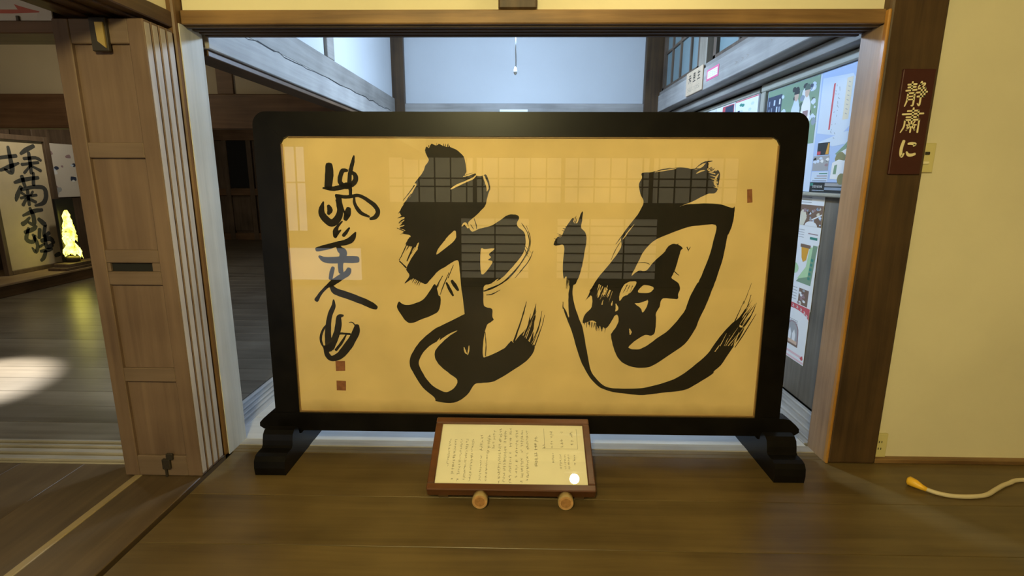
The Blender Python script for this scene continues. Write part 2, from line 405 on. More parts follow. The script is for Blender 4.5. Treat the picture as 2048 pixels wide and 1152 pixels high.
# brush writing, half-millimetre units on the sheet, from the sheet centre
INK = {'left':{'polys':[[[(-900,1156),(-886,1188),(-866,1176),(-844,1209),(-822,1205),(-801,1197),(-772,1210),(-743,1195),(-700,1185),(-689,1201),(-678,1185),(-628,1164),(-593,1136),(-563,1104),(-550,1062),(-540,1006),(-540,972),(-552,946),(-512,959),(-464,964),(-450,942),(-406,938),(-367,951),(-341,895),(-330,835),(-341,800),(-359,743),(-371,686),(-415,633),(-489,567),(-530,522),(-508,464),(-486,451),(-423,478),(-333,501),(-261,541),(-190,590),(-154,604),(-92,600),(-74,573),(-92,529),(-82,494),(-28,449),(-14,387),(-18,306),(-45,242),(-107,160),(-189,68),(-252,12),(-334,-26),(-389,-45),(-394,-128),(-390,-227),(-326,-254),(-312,-268),(-312,-334),(-303,-363),(-340,-392),(-368,-421),(-397,-555),(-402,-710),(-369,-715),(-299,-685),(-201,-630),(-140,-562),(-117,-576),(-57,-504),(-2,-441),(34,-360),(79,-302),(72,-416),(64,-565),(79,-642),(5,-754),(-139,-859),(-299,-958),(-422,-976),(-484,-992),(-556,-1097),(-681,-1177),(-844,-1166),(-869,-1126),(-979,-1023),(-1056,-894),(-1095,-794),(-1069,-693),(-990,-576),(-866,-464),(-731,-391),(-589,-318),(-571,-294),(-583,-177),(-600,-54),(-610,97),(-626,188),(-688,165),(-739,130),(-810,86),(-874,16),(-918,-30),(-952,-21),(-989,-3),(-1038,18),(-1118,-27),(-1070,47),(-1098,102),(-1071,162),(-1028,236),(-985,295),(-1021,308),(-1093,326),(-1073,371),(-1050,410),(-1121,429),(-1093,456),(-1147,478),(-1101,501),(-1127,514),(-1094,563),(-1129,594),(-1137,634),(-1085,709),(-1039,762),(-983,862),(-998,875),(-945,940),(-915,984),(-899,1027),(-869,1069),(-888,1116)],[(-647,459),(-639,401),(-667,356),(-728,306),(-816,242),(-806,287),(-753,355),(-702,416)],[(-419,281),(-379,294),(-293,299),(-343,249),(-325,218),(-352,195),(-316,186),(-325,149),(-412,62)],[(-638,-466),(-708,-515),(-775,-573),(-832,-637),(-857,-696),(-840,-764),(-789,-827),(-715,-890),(-645,-954),(-684,-1034),(-751,-1070),(-813,-1050),(-888,-1001),(-952,-918),(-997,-829),(-1005,-766),(-955,-672),(-888,-608),(-803,-559),(-718,-501)]],[[(-1195,-248),(-1174,-196),(-1143,-219),(-1083,-228),(-994,-199),(-938,-164),(-885,-90),(-842,-30),(-820,-71),(-808,-136),(-790,-146),(-791,-216),(-811,-280),(-872,-325),(-971,-362),(-1051,-398),(-1106,-389),(-1155,-328)]]],'ribs':[[(-732,-19,4),(-706,-75,6),(-675,-135,4)],[(-682,-1,6),(-655,-42,8),(-628,-84,5)],[(-768,45,1.5),(-820,-48,2.5),(-858,-114,3)],[(-708,78,1),(-755,-29,2),(-794,-132,1)],[(-666,147,1),(-718,27,1.5)],[(-51,529,1),(8,432,1.6),(18,324,1.8),(-26,215,1.5),(-107,101,2),(-225,-15,2.5),(-353,-72,2)],[(-7,503,0.8),(30,387,1.2),(14,279,1),(-53,165,1),(-161,31,1.6),(-289,-53,2.4),(-390,-91,3)],[(54,279,0.8),(19,193,1.4),(-39,115,1.6),(-107,32,1)],[(-243,-80,1),(-312,-118,2),(-367,-128,1.5)],[(-113,-567,4),(-58,-399,2.5),(-22,-275,2.5),(0,-186,1)],[(26,-431,4),(70,-303,3),(87,-208,1)],[(64,-570,4),(118,-416,2.4),(143,-274,1)],[(79,-608,2),(145,-416,1.4),(167,-311,0.7)],[(-1001,854,2),(-1051,788,1.4),(-1107,722,1)],[(-476,567,1),(-458,518,1.6),(-454,474,1)],[(-507,513,1),(-481,473,1.4)],[(-1088,326,2),(-1137,226,1.4),(-1161,189,1)],[(-1025,313,2.4),(-1059,244,3),(-1088,180,2)],[(-1157,180,2),(-1099,121,3)],[(-1094,563,2),(-1149,528,1.5)],[(-1107,452,2),(-1169,478,1)],[(-382,-478,1.5),(-373,-603,1.6),(-379,-710,1.5)],[(-1033,779,2.1090527008284754),(-1055,753,1.6872421606627803),(-1071,734,0.35)],[(-1043,763,1.221592412625852),(-1065,736,0.9772739301006816),(-1082,717,0.35)],[(-1054,745,1.1129481474750622),(-1080,716,0.8903585179800498),(-1101,693,0.35)],[(-1059,736,1.832126179049487),(-1088,708,1.4657009432395895),(-1111,686,0.35)],[(-1077,710,1.7847070402406087),(-1104,676,1.427765632192487),(-1126,648,0.35)],[(-1079,704,1.6340575194045746),(-1094,690,1.3072460155236598),(-1102,682,0.35)],[(-1090,689,1.0360991070697463),(-1107,669,0.828879285655797),(-1118,655,0.35)],[(-1102,670,1.6229489377168922),(-1128,638,1.2983591501735139),(-1147,612,0.35)],[(-1112,653,1.5487958579194694),(-1137,626,1.2390366863355755),(-1156,606,0.35)],[(-1102,591,2.1763017692900064),(-1136,576,1.7410414154320053),(-1162,564,0.35)],[(-1101,582,1.404655926239883),(-1122,576,1.1237247409919064),(-1135,572,0.35)],[(-1099,558,2.18521707063365),(-1123,549,1.74817365650692),(-1139,544,0.35)],[(-1098,537,1.0007629118777985),(-1131,527,0.8006103295022389),(-1155,519,0.35)],[(-1097,520,2.372502517644009),(-1122,511,1.8980020141152072),(-1139,505,0.35)],[(-1096,514,2.089915202147311),(-1125,505,1.6719321617178489),(-1145,498,0.35)],[(-1095,497,2.34970670323127),(-1117,487,1.8797653625850161),(-1132,481,0.35)],[(-1094,478,1.141464832539387),(-1115,472,0.9131718660315097),(-1129,468,0.35)],[(-1092,451,1.7830131982545527),(-1112,443,1.4264105586036422),(-1123,439,0.35)],[(-1092,442,1.1833539172032674),(-1121,429,0.946683133762614),(-1143,420,0.35)],[(-1057,395,1.2554388076109073),(-1082,358,1.004351046088726),(-1102,329,0.35)],[(-1041,383,1.3649741798451875),(-1068,328,1.09197934387615),(-1091,282,0.35)],[(-1037,379,2.0252522820414764),(-1058,341,1.6202018256331812),(-1075,311,0.35)],[(-1027,371,1.255892042293027),(-1066,315,1.0047136338344218),(-1100,266,0.35)],[(-1012,359,1.3555897151187357),(-1037,326,1.0844717720949886),(-1056,301,0.35)],[(-1008,356,1.2916155041650748),(-1034,312,1.0332924033320599),(-1055,275,0.35)],[(-996,346,2.150961606984776),(-1020,307,1.7207692855878207),(-1040,275,0.35)],[(-984,337,1.2193932589344223),(-1021,285,0.9755146071475379),(-1053,241,0.35)],[(-972,326,1.2993982797150996),(-1007,276,1.0395186237720797),(-1038,234,0.35)],[(-970,-9,1.1965897954029887),(-982,-36,0.957271836322391),(-989,-55,0.35)],[(-981,-3,1.4214572239473577),(-995,-24,1.1371657791578862),(-1004,-37,0.35)],[(-986,-1,1.2384071926759828),(-999,-28,0.9907257541407862),(-1008,-46,0.35)],[(-999,6,1.5964663065299356),(-1013,-18,1.2771730452239485),(-1022,-35,0.35)],[(-1009,11,1.0687761241674436),(-1023,-12,0.855020899333955),(-1032,-26,0.35)],[(-1024,18,1.6143030157248681),(-1039,-6,1.2914424125798947),(-1048,-22,0.35)],[(-1039,26,1.016574793079155),(-1049,9,0.8132598344633242),(-1054,1,0.35)],[(-1046,29,1.176253775372817),(-1054,14,0.9410030202982537),(-1058,8,0.35)],[(-866,1184,1.3621451566994809),(-865,1198,1.0897161253595848),(-864,1203,0.35)],[(-839,1184,1.6912215912486537),(-835,1202,1.3529772729989231),(-833,1212,0.35)],[(-832,1184,1.0178941970675655),(-830,1197,0.8143153576540524),(-829,1202,0.35)],[(-802,1184,1.0212591782091014),(-798,1205,0.8170073425672811),(-796,1217,0.35)],[(-784,1184,1.3189044902965859),(-782,1203,1.0551235922372688),(-781,1214,0.35)],[(-770,1184,1.737005494866259),(-768,1202,1.3896043958930073),(-767,1210,0.35)],[(-738,1184,1.793266676093484),(-736,1203,1.4346133408747872),(-735,1213,0.35)],[(-724,1184,1.9008359393303789),(-721,1203,1.5206687514643031),(-720,1213,0.35)],[(-702,1185,1.8634726740414327),(-698,1204,1.4907781392331463),(-696,1214,0.35)],[(3,-456,2.015750448535577),(19,-395,1.6126003588284616),(33,-343,0.35)],[(10,-448,2.590651063323651),(26,-370,2.072520850658921),(40,-300,0.35)],[(27,-427,2.22905341216787),(44,-366,1.783242729734296),(58,-314,0.35)],[(36,-417,1.3172951111657618),(58,-326,1.0538360889326095),(76,-245,0.35)],[(43,-407,1.8733395414889376),(70,-335,1.49867163319115),(93,-271,0.35)],[(63,-387,2.060304566652955),(76,-317,1.648243653322364),(87,-257,0.35)],[(70,-378,1.621445697549794),(79,-341,1.2971565580398352),(86,-312,0.35)],[(-839,-92,1.0522973162905966),(-814,-53,0.8418378530324774),(-794,-21,0.35)],[(-860,-109,0.8597433735652409),(-829,-76,0.6877946988521928),(-804,-50,0.35)],[(-873,-123,1.3669047432009598),(-856,-99,1.0935237945607679),(-844,-82,0.35)],[(-883,-130,0.8152912118493649),(-844,-87,0.6522329694794919),(-811,-51,0.35)],[(-64,458,1.1978010606754386),(-48,415,0.9582408485403509),(-26,384,0.35)],[(-58,431,1.0775081833391107),(-39,388,0.8620065466712886),(-15,357,0.35)],[(-46,381,1.184430946567728),(-6,310,0.9475447572541825),(46,259,0.35)],[(-35,345,0.98508538122196),(-17,291,0.7880683049775681),(11,252,0.35)],[(-30,328,1.1285025732346252),(-8,260,0.9028020585877002),(28,209,0.35)]],'flecks':[[(-677,825,2.5),(-624,855,4.5),(-553,886,3.6),(-486,916,3.5),(-455,942,2)],[(-565,933,2),(-521,946,3),(-464,964,2)],[(-389,938,3.5),(-371,895,5),(-354,839,4.5),(-359,809,2)],[(-987,858,2),(-1033,793,2.6),(-1094,714,2)],[(-979,345,2),(-1003,290,5),(-1032,245,2)],[(-584,500,2),(-557,522,5),(-530,486,4)],[(-579,-629,2),(-566,-673,4),(-552,-692,1)],[(-532,-614,2),(-538,-668,3.5),(-547,-702,1)],[(-312,-21,3),(-261,21,2)],[(-851,-608,1),(-822,-569,2.4),(-802,-540,1)],[(-29,-506,1.5245772799403923),(-3,-442,1.2196618239523138),(19,-386,0.35)],[(-12,-524,1.0615684950635265),(34,-409,0.8492547960508212),(76,-303,0.35)],[(1,-536,1.4447907194771152),(29,-451,1.1558325755816923),(54,-375,0.35)],[(22,-559,1.266485750203153),(60,-482,1.0131886001625225),(94,-414,0.35)],[(29,-566,1.4696764939764315),(60,-476,1.1757411951811452),(88,-396,0.35)],[(50,-587,1.021436797510729),(110,-473,0.8171494380085833),(166,-369,0.35)],[(62,-599,0.9712643017226228),(94,-528,0.7770114413780983),(123,-466,0.35)]]},'right':{'polys':[[[(998,969),(1089,978),(1187,1006),(1360,1018),(1465,997),(1531,1035),(1551,1069),(1572,1048),(1564,997),(1618,978),(1655,997),(1675,959),(1672,886),(1660,818),(1631,796),(1579,791),(1452,726),(1346,682),(1402,700),(1554,709),(1708,701),(1802,671),(1823,684),(1825,606),(1814,513),(1789,438),(1782,420),(1757,228),(1709,27),(1675,-83),(1640,-195),(1582,-345),(1546,-447),(1465,-574),(1315,-694),(1186,-785),(1097,-809),(1005,-802),(914,-769),(855,-711),(812,-617),(784,-505),(792,-471),(818,-433),(848,-366),(836,-305),(809,-315),(795,-343),(771,-386),(740,-429),(708,-424),(700,-463),(680,-410),(667,-434),(642,-378),(604,-359),(553,-378),(518,-379),(539,-303),(596,-232),(597,-134),(569,-111),(642,33),(750,171),(842,316),(847,423),(976,610),(1024,715),(994,784),(976,875),(1000,927)],[(948,63),(1005,191),(1033,259),(1083,331),(1159,394),(1285,448),(1415,498),(1519,516),(1669,521),(1667,420),(1628,227),(1561,26),(1537,-15),(1482,-140),(1437,-276),(1314,-438),(1195,-532),(1107,-602),(1030,-632),(950,-616),(985,-570),(1025,-536),(1097,-492),(1157,-496),(1187,-458),(1190,-354),(1187,-288),(1215,-226),(1243,-147),(1370,-151),(1376,-109),(1391,-58),(1374,-3),(1313,38),(1312,56),(1339,130),(1364,234),(1375,284),(1386,324),(1326,351),(1295,350),(1257,323),(1228,274),(1143,192),(1076,109),(1017,109),(978,86)],[(861,-71),(888,-19),(939,8),(995,3),(963,-71),(924,-113),(884,-131),(849,-174),(847,-118)],[(1013,-89),(1063,-24),(1145,-41),(1147,-69),(1107,-95)],[(989,-196),(1030,-191),(1111,-171),(1070,-279),(1043,-237)]],[[(241,335),(246,366),(272,409),(303,409),(344,493),(389,560),(406,576),(416,532),(447,536),(472,607),(491,634),(488,556),(479,494),(516,453),(533,390),(521,296),(505,178),(481,71),(461,18),(442,-24),(426,-29),(419,-94),(435,-194),(484,-341),(519,-421),(551,-574),(579,-714),(611,-844),(669,-927),(752,-997),(867,-1015),(1004,-1013),(1141,-999),(1384,-918),(1548,-798),(1682,-667),(1744,-562),(1824,-444),(1885,-375),(1946,-317),(1995,-237),(1961,-363),(1956,-408),(1998,-419),(1962,-512),(1884,-652),(1773,-831),(1614,-952),(1482,-1025),(1279,-1052),(1110,-1077),(961,-1068),(824,-1050),(707,-1010),(625,-939),(542,-809),(479,-657),(431,-494),(372,-342),(335,-239),(359,-262),(392,-333),(385,-229),(383,-115),(392,-36),(384,12),(356,49),(334,35),(325,177),(332,326),(273,330)]]],'ribs':[[(1456,1005,1),(1505,1048,2),(1547,1065,3),(1602,1073,1)],[(796,347,1.2),(860,437,2),(923,508,1)],[(757,203,0.8),(798,302,1.2),(840,374,0.8)],[(642,19,1),(604,-60,2),(570,-139,1.2)],[(393,40,2),(399,-52,3)],[(1955,-342,2),(2008,-224,1.4),(2035,-108,0.8)],[(1992,-412,3),(2051,-303,2),(2090,-181,0.8)],[(1930,-603,1.6),(2010,-454,1.8),(2095,-284,1)],[(1974,-192,0.8),(2002,-99,1),(2030,2,0.6)],[(1903,-370,2),(1940,-267,1.2),(1976,-164,0.8)],[(336,-248,2),(334,-187,1)],[(1308,125,1),(1342,93,1.6),(1375,66,1)],[(1430,324,1.5),(1446,289,1)],[(1461,325,1),(1445,298,1.5)],[(992,177,1),(1063,182,1),(1109,164,1)],[(537,-361,1.9762362012680343),(535,-388,1.5809889610144277),(534,-405,0.35)],[(558,-366,1.5509226962049794),(557,-403,1.2407381569639835),(556,-430,0.35)],[(578,-371,2.3056453589328276),(577,-392,1.8445162871462621),(577,-403,0.35)],[(584,-372,1.875767445879103),(584,-402,1.5006139567032823),(584,-422,0.35)],[(604,-377,2.2310491569616686),(603,-409,1.784839325569335),(603,-432,0.35)],[(629,-382,1.9118515921776544),(624,-412,1.5294812737421237),(621,-432,0.35)],[(641,-385,1.8982628292882637),(640,-424,1.5186102634306111),(639,-453,0.35)],[(650,-388,2.372690411828304),(651,-428,1.8981523294626432),(652,-459,0.35)],[(671,-393,1.4485526171821088),(671,-430,1.1588420937456871),(672,-459,0.35)],[(693,-398,1.1158816162644982),(690,-424,0.8927052930115986),(688,-442,0.35)],[(706,-401,1.6824264890526333),(699,-437,1.3459411912421066),(693,-464,0.35)],[(725,-405,2.119803813466027),(722,-425,1.6958430507728217),(720,-436,0.35)],[(736,-408,1.1967002783625333),(729,-445,0.9573602226900267),(725,-472,0.35)],[(621,-10,1.839976442440497),(599,-50,1.4719811539523977),(581,-82,0.35)],[(613,-33,1.9491543746669822),(589,-64,1.5593234997335859),(572,-88,0.35)],[(608,-40,1.2901696773704863),(590,-75,1.032135741896389),(575,-102,0.35)],[(599,-63,1.8436233990431727),(579,-97,1.4748987192345382),(564,-124,0.35)],[(593,-75,1.8452605669950684),(578,-107,1.4762084535960547),(566,-131,0.35)],[(587,-92,1.9684403653793932),(561,-135,1.5747522923035147),(540,-170,0.35)],[(578,-114,1.535903678195779),(563,-139,1.2287229425566233),(552,-156,0.35)],[(883,-18,1.3006643717082997),(860,-62,1.0405314973666397),(840,-98,0.35)],[(913,-24,1.4508834359020586),(893,-67,1.160706748721647),(876,-101,0.35)],[(936,-28,1.2451194900021467),(921,-63,0.9960955920017174),(911,-89,0.35)],[(960,-33,2.021509804215502),(941,-80,1.6172078433724018),(925,-118,0.35)],[(987,-38,1.888925888787663),(973,-76,1.5111407110301305),(963,-105,0.35)],[(1010,-42,1.3779861201999422),(997,-84,1.1023888961599537),(986,-116,0.35)],[(1926,-361,2.2425583655804875),(1990,-253,1.79404669246439),(2049,-154,0.35)],[(1934,-366,1.3632965158153958),(1988,-278,1.0906372126523167),(2037,-198,0.35)],[(1947,-375,2.105910155078579),(1987,-307,1.6847281240628633),(2023,-247,0.35)],[(1953,-379,1.0248621458893983),(2002,-292,0.8198897167115187),(2047,-213,0.35)],[(1963,-386,2.355729568793272),(2024,-284,1.8845836550346178),(2080,-191,0.35)],[(1971,-392,1.7038996219487585),(2013,-293,1.363119697559007),(2050,-204,0.35)],[(1976,-395,1.148642650500138),(2003,-352,0.9189141204001103),(2025,-317,0.35)],[(1987,-403,1.7962390443219816),(2031,-328,1.4369912354575853),(2070,-262,0.35)],[(1559,1013,2.071821997328029),(1568,1021,1.6574575978624233),(1572,1023,0.35)],[(1574,1004,1.7552635932527774),(1593,1016,1.404210874602222),(1605,1023,0.35)],[(1587,996,2.179216298529278),(1601,1007,1.7433730388234225),(1609,1013,0.35)],[(1597,990,1.8933218873409388),(1615,1003,1.514657509872751),(1627,1012,0.35)],[(1617,977,2.0758540838650825),(1630,988,1.6606832670920662),(1636,993,0.35)],[(1628,971,1.9182749645252486),(1646,982,1.534619971620199),(1657,988,0.35)],[(1642,962,1.4100623932631857),(1653,969,1.1280499146105487),(1657,971,0.35)],[(1648,958,1.7664544931295927),(1662,967,1.4131635945036742),(1668,972,0.35)],[(1325,334,1.8095282215226793),(1341,346,1.4476225772181435),(1350,353,0.35)],[(1333,327,1.0451136185707377),(1347,343,0.8360908948565902),(1355,353,0.35)],[(1339,322,1.1691226501440433),(1352,334,0.9352981201152346),(1359,341,0.35)],[(1352,311,1.9452734104881668),(1362,320,1.5562187283905335),(1365,323,0.35)],[(1362,304,1.365575332421124),(1376,316,1.0924602659368992),(1385,323,0.35)],[(1373,294,1.2835284744470772),(1387,308,1.0268227795576619),(1394,316,0.35)],[(263,360,1.2450228153601883),(250,367,0.9960182522881507),(245,370,0.35)],[(277,381,1.3899555582761127),(256,388,1.1119644466208902),(241,392,0.35)],[(300,412,1.988769447230295),(286,416,1.5910155577842362),(280,418,0.35)],[(307,421,1.4295157396728158),(284,431,1.1436125917382527),(269,437,0.35)],[(334,458,1.5233594410007667),(318,463,1.2186875528006134),(310,466,0.35)],[(346,475,1.9788207930322945),(328,481,1.5830566344258357),(317,485,0.35)],[(360,493,1.6242479713049378),(346,499,1.2993983770439503),(339,502,0.35)],[(406,548,1.5280997094118902),(414,570,1.2224797675295123),(418,583,0.35)],[(417,537,1.4555534318167789),(427,570,1.1644427454534232),(434,594,0.35)],[(428,527,1.777966750740013),(435,556,1.4223734005920106),(439,576,0.35)],[(365,40,1.7342847073739143),(363,-18,1.3874277658991314),(361,-67,0.35)],[(367,39,1.7843088172923922),(370,-17,1.427447053833914),(372,-65,0.35)],[(378,34,1.6850388402124903),(379,-3,1.3480310721699924),(381,-30,0.35)],[(390,28,1.7533495965557995),(387,-20,1.4026796772446397),(385,-59,0.35)],[(1074,973,1.3494332083879907),(1164,995,1.0795465667103927),(1245,1016,0.35)],[(1115,977,0.9625636693515728),(1149,982,0.7700509354812582),(1174,985,0.35)],[(1188,984,1.1249889043493049),(1225,986,0.899991123479444),(1253,987,0.35)],[(1216,985,1.130377167022619),(1288,998,0.9043017336180953),(1351,1010,0.35)],[(1277,990,0.9263795793276519),(1338,997,0.7411036634621215),(1389,1003,0.35)],[(1342,996,0.8446079915862645),(1426,1001,0.6756863932690117),(1501,1006,0.35)],[(1394,1000,1.261250609616658),(1464,1006,1.0090004876933265),(1525,1011,0.35)],[(1428,1002,1.2859261832416882),(1474,1008,1.0287409465933506),(1512,1012,0.35)]],'flecks':[[(949,522,1),(899,455,2),(857,392,1.4)],[(667,-50,2),(660,-105,5),(652,-143,1.5)],[(735,-31,1),(718,-86,2.6),(697,-133,1)],[(937,-2,1),(904,-71,2)],[(699,-166,1),(691,-208,2)],[(785,-174,1),(778,-212,3)],[(818,-202,2),(829,-244,6),(816,-268,2)],[(952,-436,2),(962,-465,5),(959,-489,2)],[(964,-11,1),(932,-99,1.6)],[(1103,-162,1),(1053,-247,1.6)],[(1662,963,2),(1643,929,4),(1637,886,5),(1657,852,3),(1667,835,1)],[(1471,967,1),(1509,988,3),(1543,993,1)],[(1110,978,1),(1188,991,2),(1291,1009,1.5)],[(1786,-581,1),(1750,-643,2)],[(1955,-460,1),(1930,-541,2.4),(1919,-579,1)],[(1755,-842,3),(1849,-744,2),(1912,-656,1)],[(660,-23,2.163285833990153),(650,-54,1.7306286671921225),(642,-77,0.35)],[(673,-30,1.6754400264197375),(653,-88,1.3403520211357902),(636,-137,0.35)],[(692,-40,1.6464585285687583),(680,-72,1.3171668228550066),(672,-96,0.35)],[(711,-50,1.323056548055507),(689,-112,1.0584452384444056),(670,-165,0.35)],[(715,-52,1.9788604670973677),(704,-99,1.5830883736778942),(695,-137,0.35)],[(735,-63,1.229742059882336),(723,-104,0.9837936479058689),(712,-137,0.35)],[(758,-74,1.93514661172581),(742,-107,1.548117289380648),(730,-132,0.35)],[(763,-77,1.8244408424265477),(749,-115,1.4595526739412383),(738,-144,0.35)],[(780,-86,1.125862608847109),(765,-139,0.9006900870776873),(753,-183,0.35)],[(1793,-589,1.5561928618119993),(1819,-524,1.2449542894495995),(1842,-469,0.35)],[(1830,-589,0.8557505735829862),(1853,-531,0.684600458866389),(1874,-483,0.35)],[(1843,-588,1.0941445414110715),(1896,-495,0.8753156331288573),(1943,-410,0.35)],[(1866,-587,1.3408368195283304),(1915,-519,1.0726694556226644),(1959,-459,0.35)],[(1893,-587,0.9631422681149859),(1948,-490,0.7705138144919887),(1999,-401,0.35)],[(1916,-587,0.9756133142440396),(1962,-518,0.7804906513952318),(2002,-458,0.35)],[(1633,964,1.9325309948504932),(1594,974,1.5460247958803945),(1564,981,0.35)],[(1643,938,1.746311547663566),(1612,946,1.3970492381308528),(1589,951,0.35)],[(1653,914,1.9817509738166228),(1620,919,1.5854007790532982),(1595,923,0.35)],[(1660,895,1.86155498587549),(1640,898,1.489243988700392),(1627,900,0.35)],[(1663,886,1.0706397046582947),(1636,893,0.8565117637266358),(1616,899,0.35)],[(1672,865,1.3512424378541734),(1650,868,1.0809939502833388),(1636,870,0.35)],[(1680,842,2.353990795678978),(1650,848,1.8831926365431824),(1628,853,0.35)]]},'sig':{'polys':[],'ribs':[[(-1752,1023,13),(-1755,942,15),(-1772,837,13)],[(-1817,828,3),(-1764,824,7),(-1715,824,8),(-1651,838,9),(-1601,855,10)],[(-1595,981,5),(-1635,977,8),(-1660,920,8),(-1659,873,8),(-1615,842,9),(-1557,860,9),(-1523,899,9),(-1526,942,8),(-1556,968,6)],[(-1528,1106,3),(-1538,1063,6),(-1553,1011,7),(-1570,955,7),(-1579,856,8),(-1573,808,6),(-1575,759,6)],[(-1703,763,6),(-1620,751,6),(-1548,760,6),(-1499,764,6),(-1424,725,7),(-1357,670,8),(-1335,620,8),(-1361,575,8),(-1405,559,5)],[(-1544,746,4),(-1538,685,6),(-1492,614,7),(-1418,579,4)],[(-1683,750,11),(-1673,698,8),(-1641,623,4),(-1616,583,6)],[(-1599,645,9),(-1610,601,12),(-1631,556,8)],[(-1822,706,3),(-1839,653,9),(-1842,604,12),(-1811,555,13),(-1759,520,13),(-1703,556,13),(-1677,622,11),(-1691,680,6),(-1705,724,3)],[(-1777,671,6),(-1766,635,10),(-1781,604,6)],[(-1663,534,3),(-1702,493,5),(-1727,448,9),(-1734,403,7)],[(-1734,399,7),(-1700,439,5),(-1677,457,2)],[(-1600,476,3),(-1628,440,6),(-1657,408,6)],[(-1546,436,3),(-1566,400,9),(-1595,368,11),(-1646,345,10),(-1715,331,9),(-1813,303,10),(-1905,281,8)],[(-1886,216,5),(-1847,189,10),(-1783,182,12),(-1682,190,12),(-1609,190,13),(-1545,191,12)],[(-1716,317,7),(-1691,277,12),(-1665,249,13),(-1698,149,10),(-1697,75,9)],[(-1769,111,7),(-1785,65,8),(-1797,14,7)],[(-1623,99,9),(-1638,66,11),(-1690,33,11),(-1776,-23,11),(-1834,-61,6),(-1898,-127,6),(-1939,-188,8)],[(-1797,-51,7),(-1767,-98,12),(-1717,-121,13),(-1635,-148,13),(-1499,-201,13),(-1426,-236,12),(-1390,-254,8)],[(-1781,-187,3),(-1785,-248,8),(-1822,-329,9),(-1842,-425,10),(-1852,-531,12),(-1850,-657,14)],[(-1701,-333,4),(-1739,-348,9),(-1748,-424,12),(-1771,-511,12),(-1826,-642,12)],[(-1850,-411,3),(-1896,-474,4),(-1922,-551,5),(-1914,-609,4),(-1888,-653,4)],[(-1575,-432,9),(-1587,-490,14),(-1623,-558,14),(-1669,-626,16),(-1745,-715,14),(-1823,-750,11),(-1868,-716,10),(-1882,-638,9)],[(-1648,-399,1),(-1615,-399,2),(-1584,-437,3)],[(-1771,-511,5),(-1719,-506,4),(-1644,-510,4)],[(-1683,-520,3),(-1724,-588,5),(-1785,-666,5)],[(-1730,1009,1.3253906092858738),(-1739,1022,1.060312487428699),(-1743,1029,0.35)],[(-1745,1010,1.4276525575951218),(-1752,1023,1.1421220460760975),(-1756,1030,0.35)],[(-1752,1010,1.0785076211663558),(-1758,1024,0.8628060969330846),(-1761,1031,0.35)],[(-1770,1012,1.6853269224130536),(-1776,1024,1.348261537930443),(-1779,1029,0.35)]],'flecks':[]}}
SEALS = [[(-1796,-774),(-1705,-773),(-1708,-870),(-1796,-873)],[(-1797,-967),(-1706,-971),(-1711,-1067),(-1800,-1065)],[(1920,832),(1963,836),(1977,720),(1931,715)]]


# ------------------------------------------------------------------ floor
fb = MB(); fb.box(-6.6, 4.4, -3.4, 11.2, -0.10, -0.022)
FLOOR = struct('floor', fb, M['black'])
def planks_x(x0, x1, ys, mat, name='plank', top=0.0, bev=0.0012):
    cache = {}
    for y0, y1 in zip(ys, ys[1:]):
        w = round(y1-y0, 3)
        if w not in cache:
            b = MB(); b.box(x0, x1, 0.001, w-0.001, -0.022, 0, bev); o = b.build(name, mat, FLOOR); cache[w] = o.data
        else: o = link(name, cache[w], FLOOR)
        o.location = (0, y0, top)
# front room boards, one long board each
ys = [-3.2 + 0.3*i for i in range(16)] + [1.632, 1.93, 2.272]
planks_x(-1.385, 4.3, ys, M['floor'])
planks_x(1.66, 4.3, [2.272, 2.40], M['floor'])
# threshold boards below the screen
planks_x(-1.40, 1.43, [2.272, 2.305, 2.336], M['floor'])
b = MB(); b.box(-1.40, 1.43, 2.338, 2.398, -0.03, 0.002, 0.003); struct('trim_30', b, M['track'], 'pale worn threshold of the opening below the screen')
# corridor
planks_x(-1.485, 1.42, [2.40 + 0.24*i for i in range(16)], M['corridor_board'])
# hall
planks_x(-6.5, -1.66, [2.345 + 0.205*i for i in range(44)], M['floor_grey'])
# left front area, boards running away from the camera
b = MB(); b.box(0.0005, 0.2995, -3.3, 2.145, -0.022, 0, 0.0008); first = None
for i in range(16):
    if first is None: first = b.build('plank', M['floor_y'], FLOOR); o = first
    else: o = link('plank', first.data, FLOOR)
    o.location = (-6.51 + 0.3*i, 0, 0)
# sill running towards the camera between the two floors
b = MB(); b.box(-1.672, -1.405, -3.3, 2.24, -0.03, 0.006, 0.003); struct('trim_1', b, M['floor_y'], 'dark floor sill running from the panelled doors towards the viewer')
b = MB(); b.box(-1.706, -1.674, -3.3, 2.24, -0.03, 0.008, 0.003); struct('trim_2', b, M['strip'], 'pale wooden strip along the floor sill')
# hall threshold with its running rails
b = MB(); b.box(-6.5, -1.60, 2.147, 2.343, -0.03, 0.004, 0.003)
TH = struct('trim_3', b, M['track'], 'worn hall threshold with three running rails')
for y in (2.165, 2.225, 2.285, 2.33):
    r = MB(); r.box(-6.5, -1.60, y-0.009, y+0.009, 0.003, 0.016, 0.003); r.build('rail', M['track'], TH)
# corridor side tracks
for nm, xs, lab in (('trim_4', (-1.50, -1.535, -1.57, -1.61), 'worn sliding-door track along the corridor, hall side'), ('trim_5', (1.455, 1.51, 1.565, 1.62), 'worn sliding-door track along the corridor below the posters')):
    x0, x1 = min(xs)-0.035, max(xs)+0.035
    b = MB(); b.box(x0, x1, 2.42, 6.0, -0.03, 0.006, 0.003); T = struct(nm, b, M['track_y'], lab)
    for x in xs:
        r = MB(); r.box(x-0.008, x+0.008, 2.42, 6.0, 0.005, 0.02, 0.003); r.build('rail', M['track_y'], T)

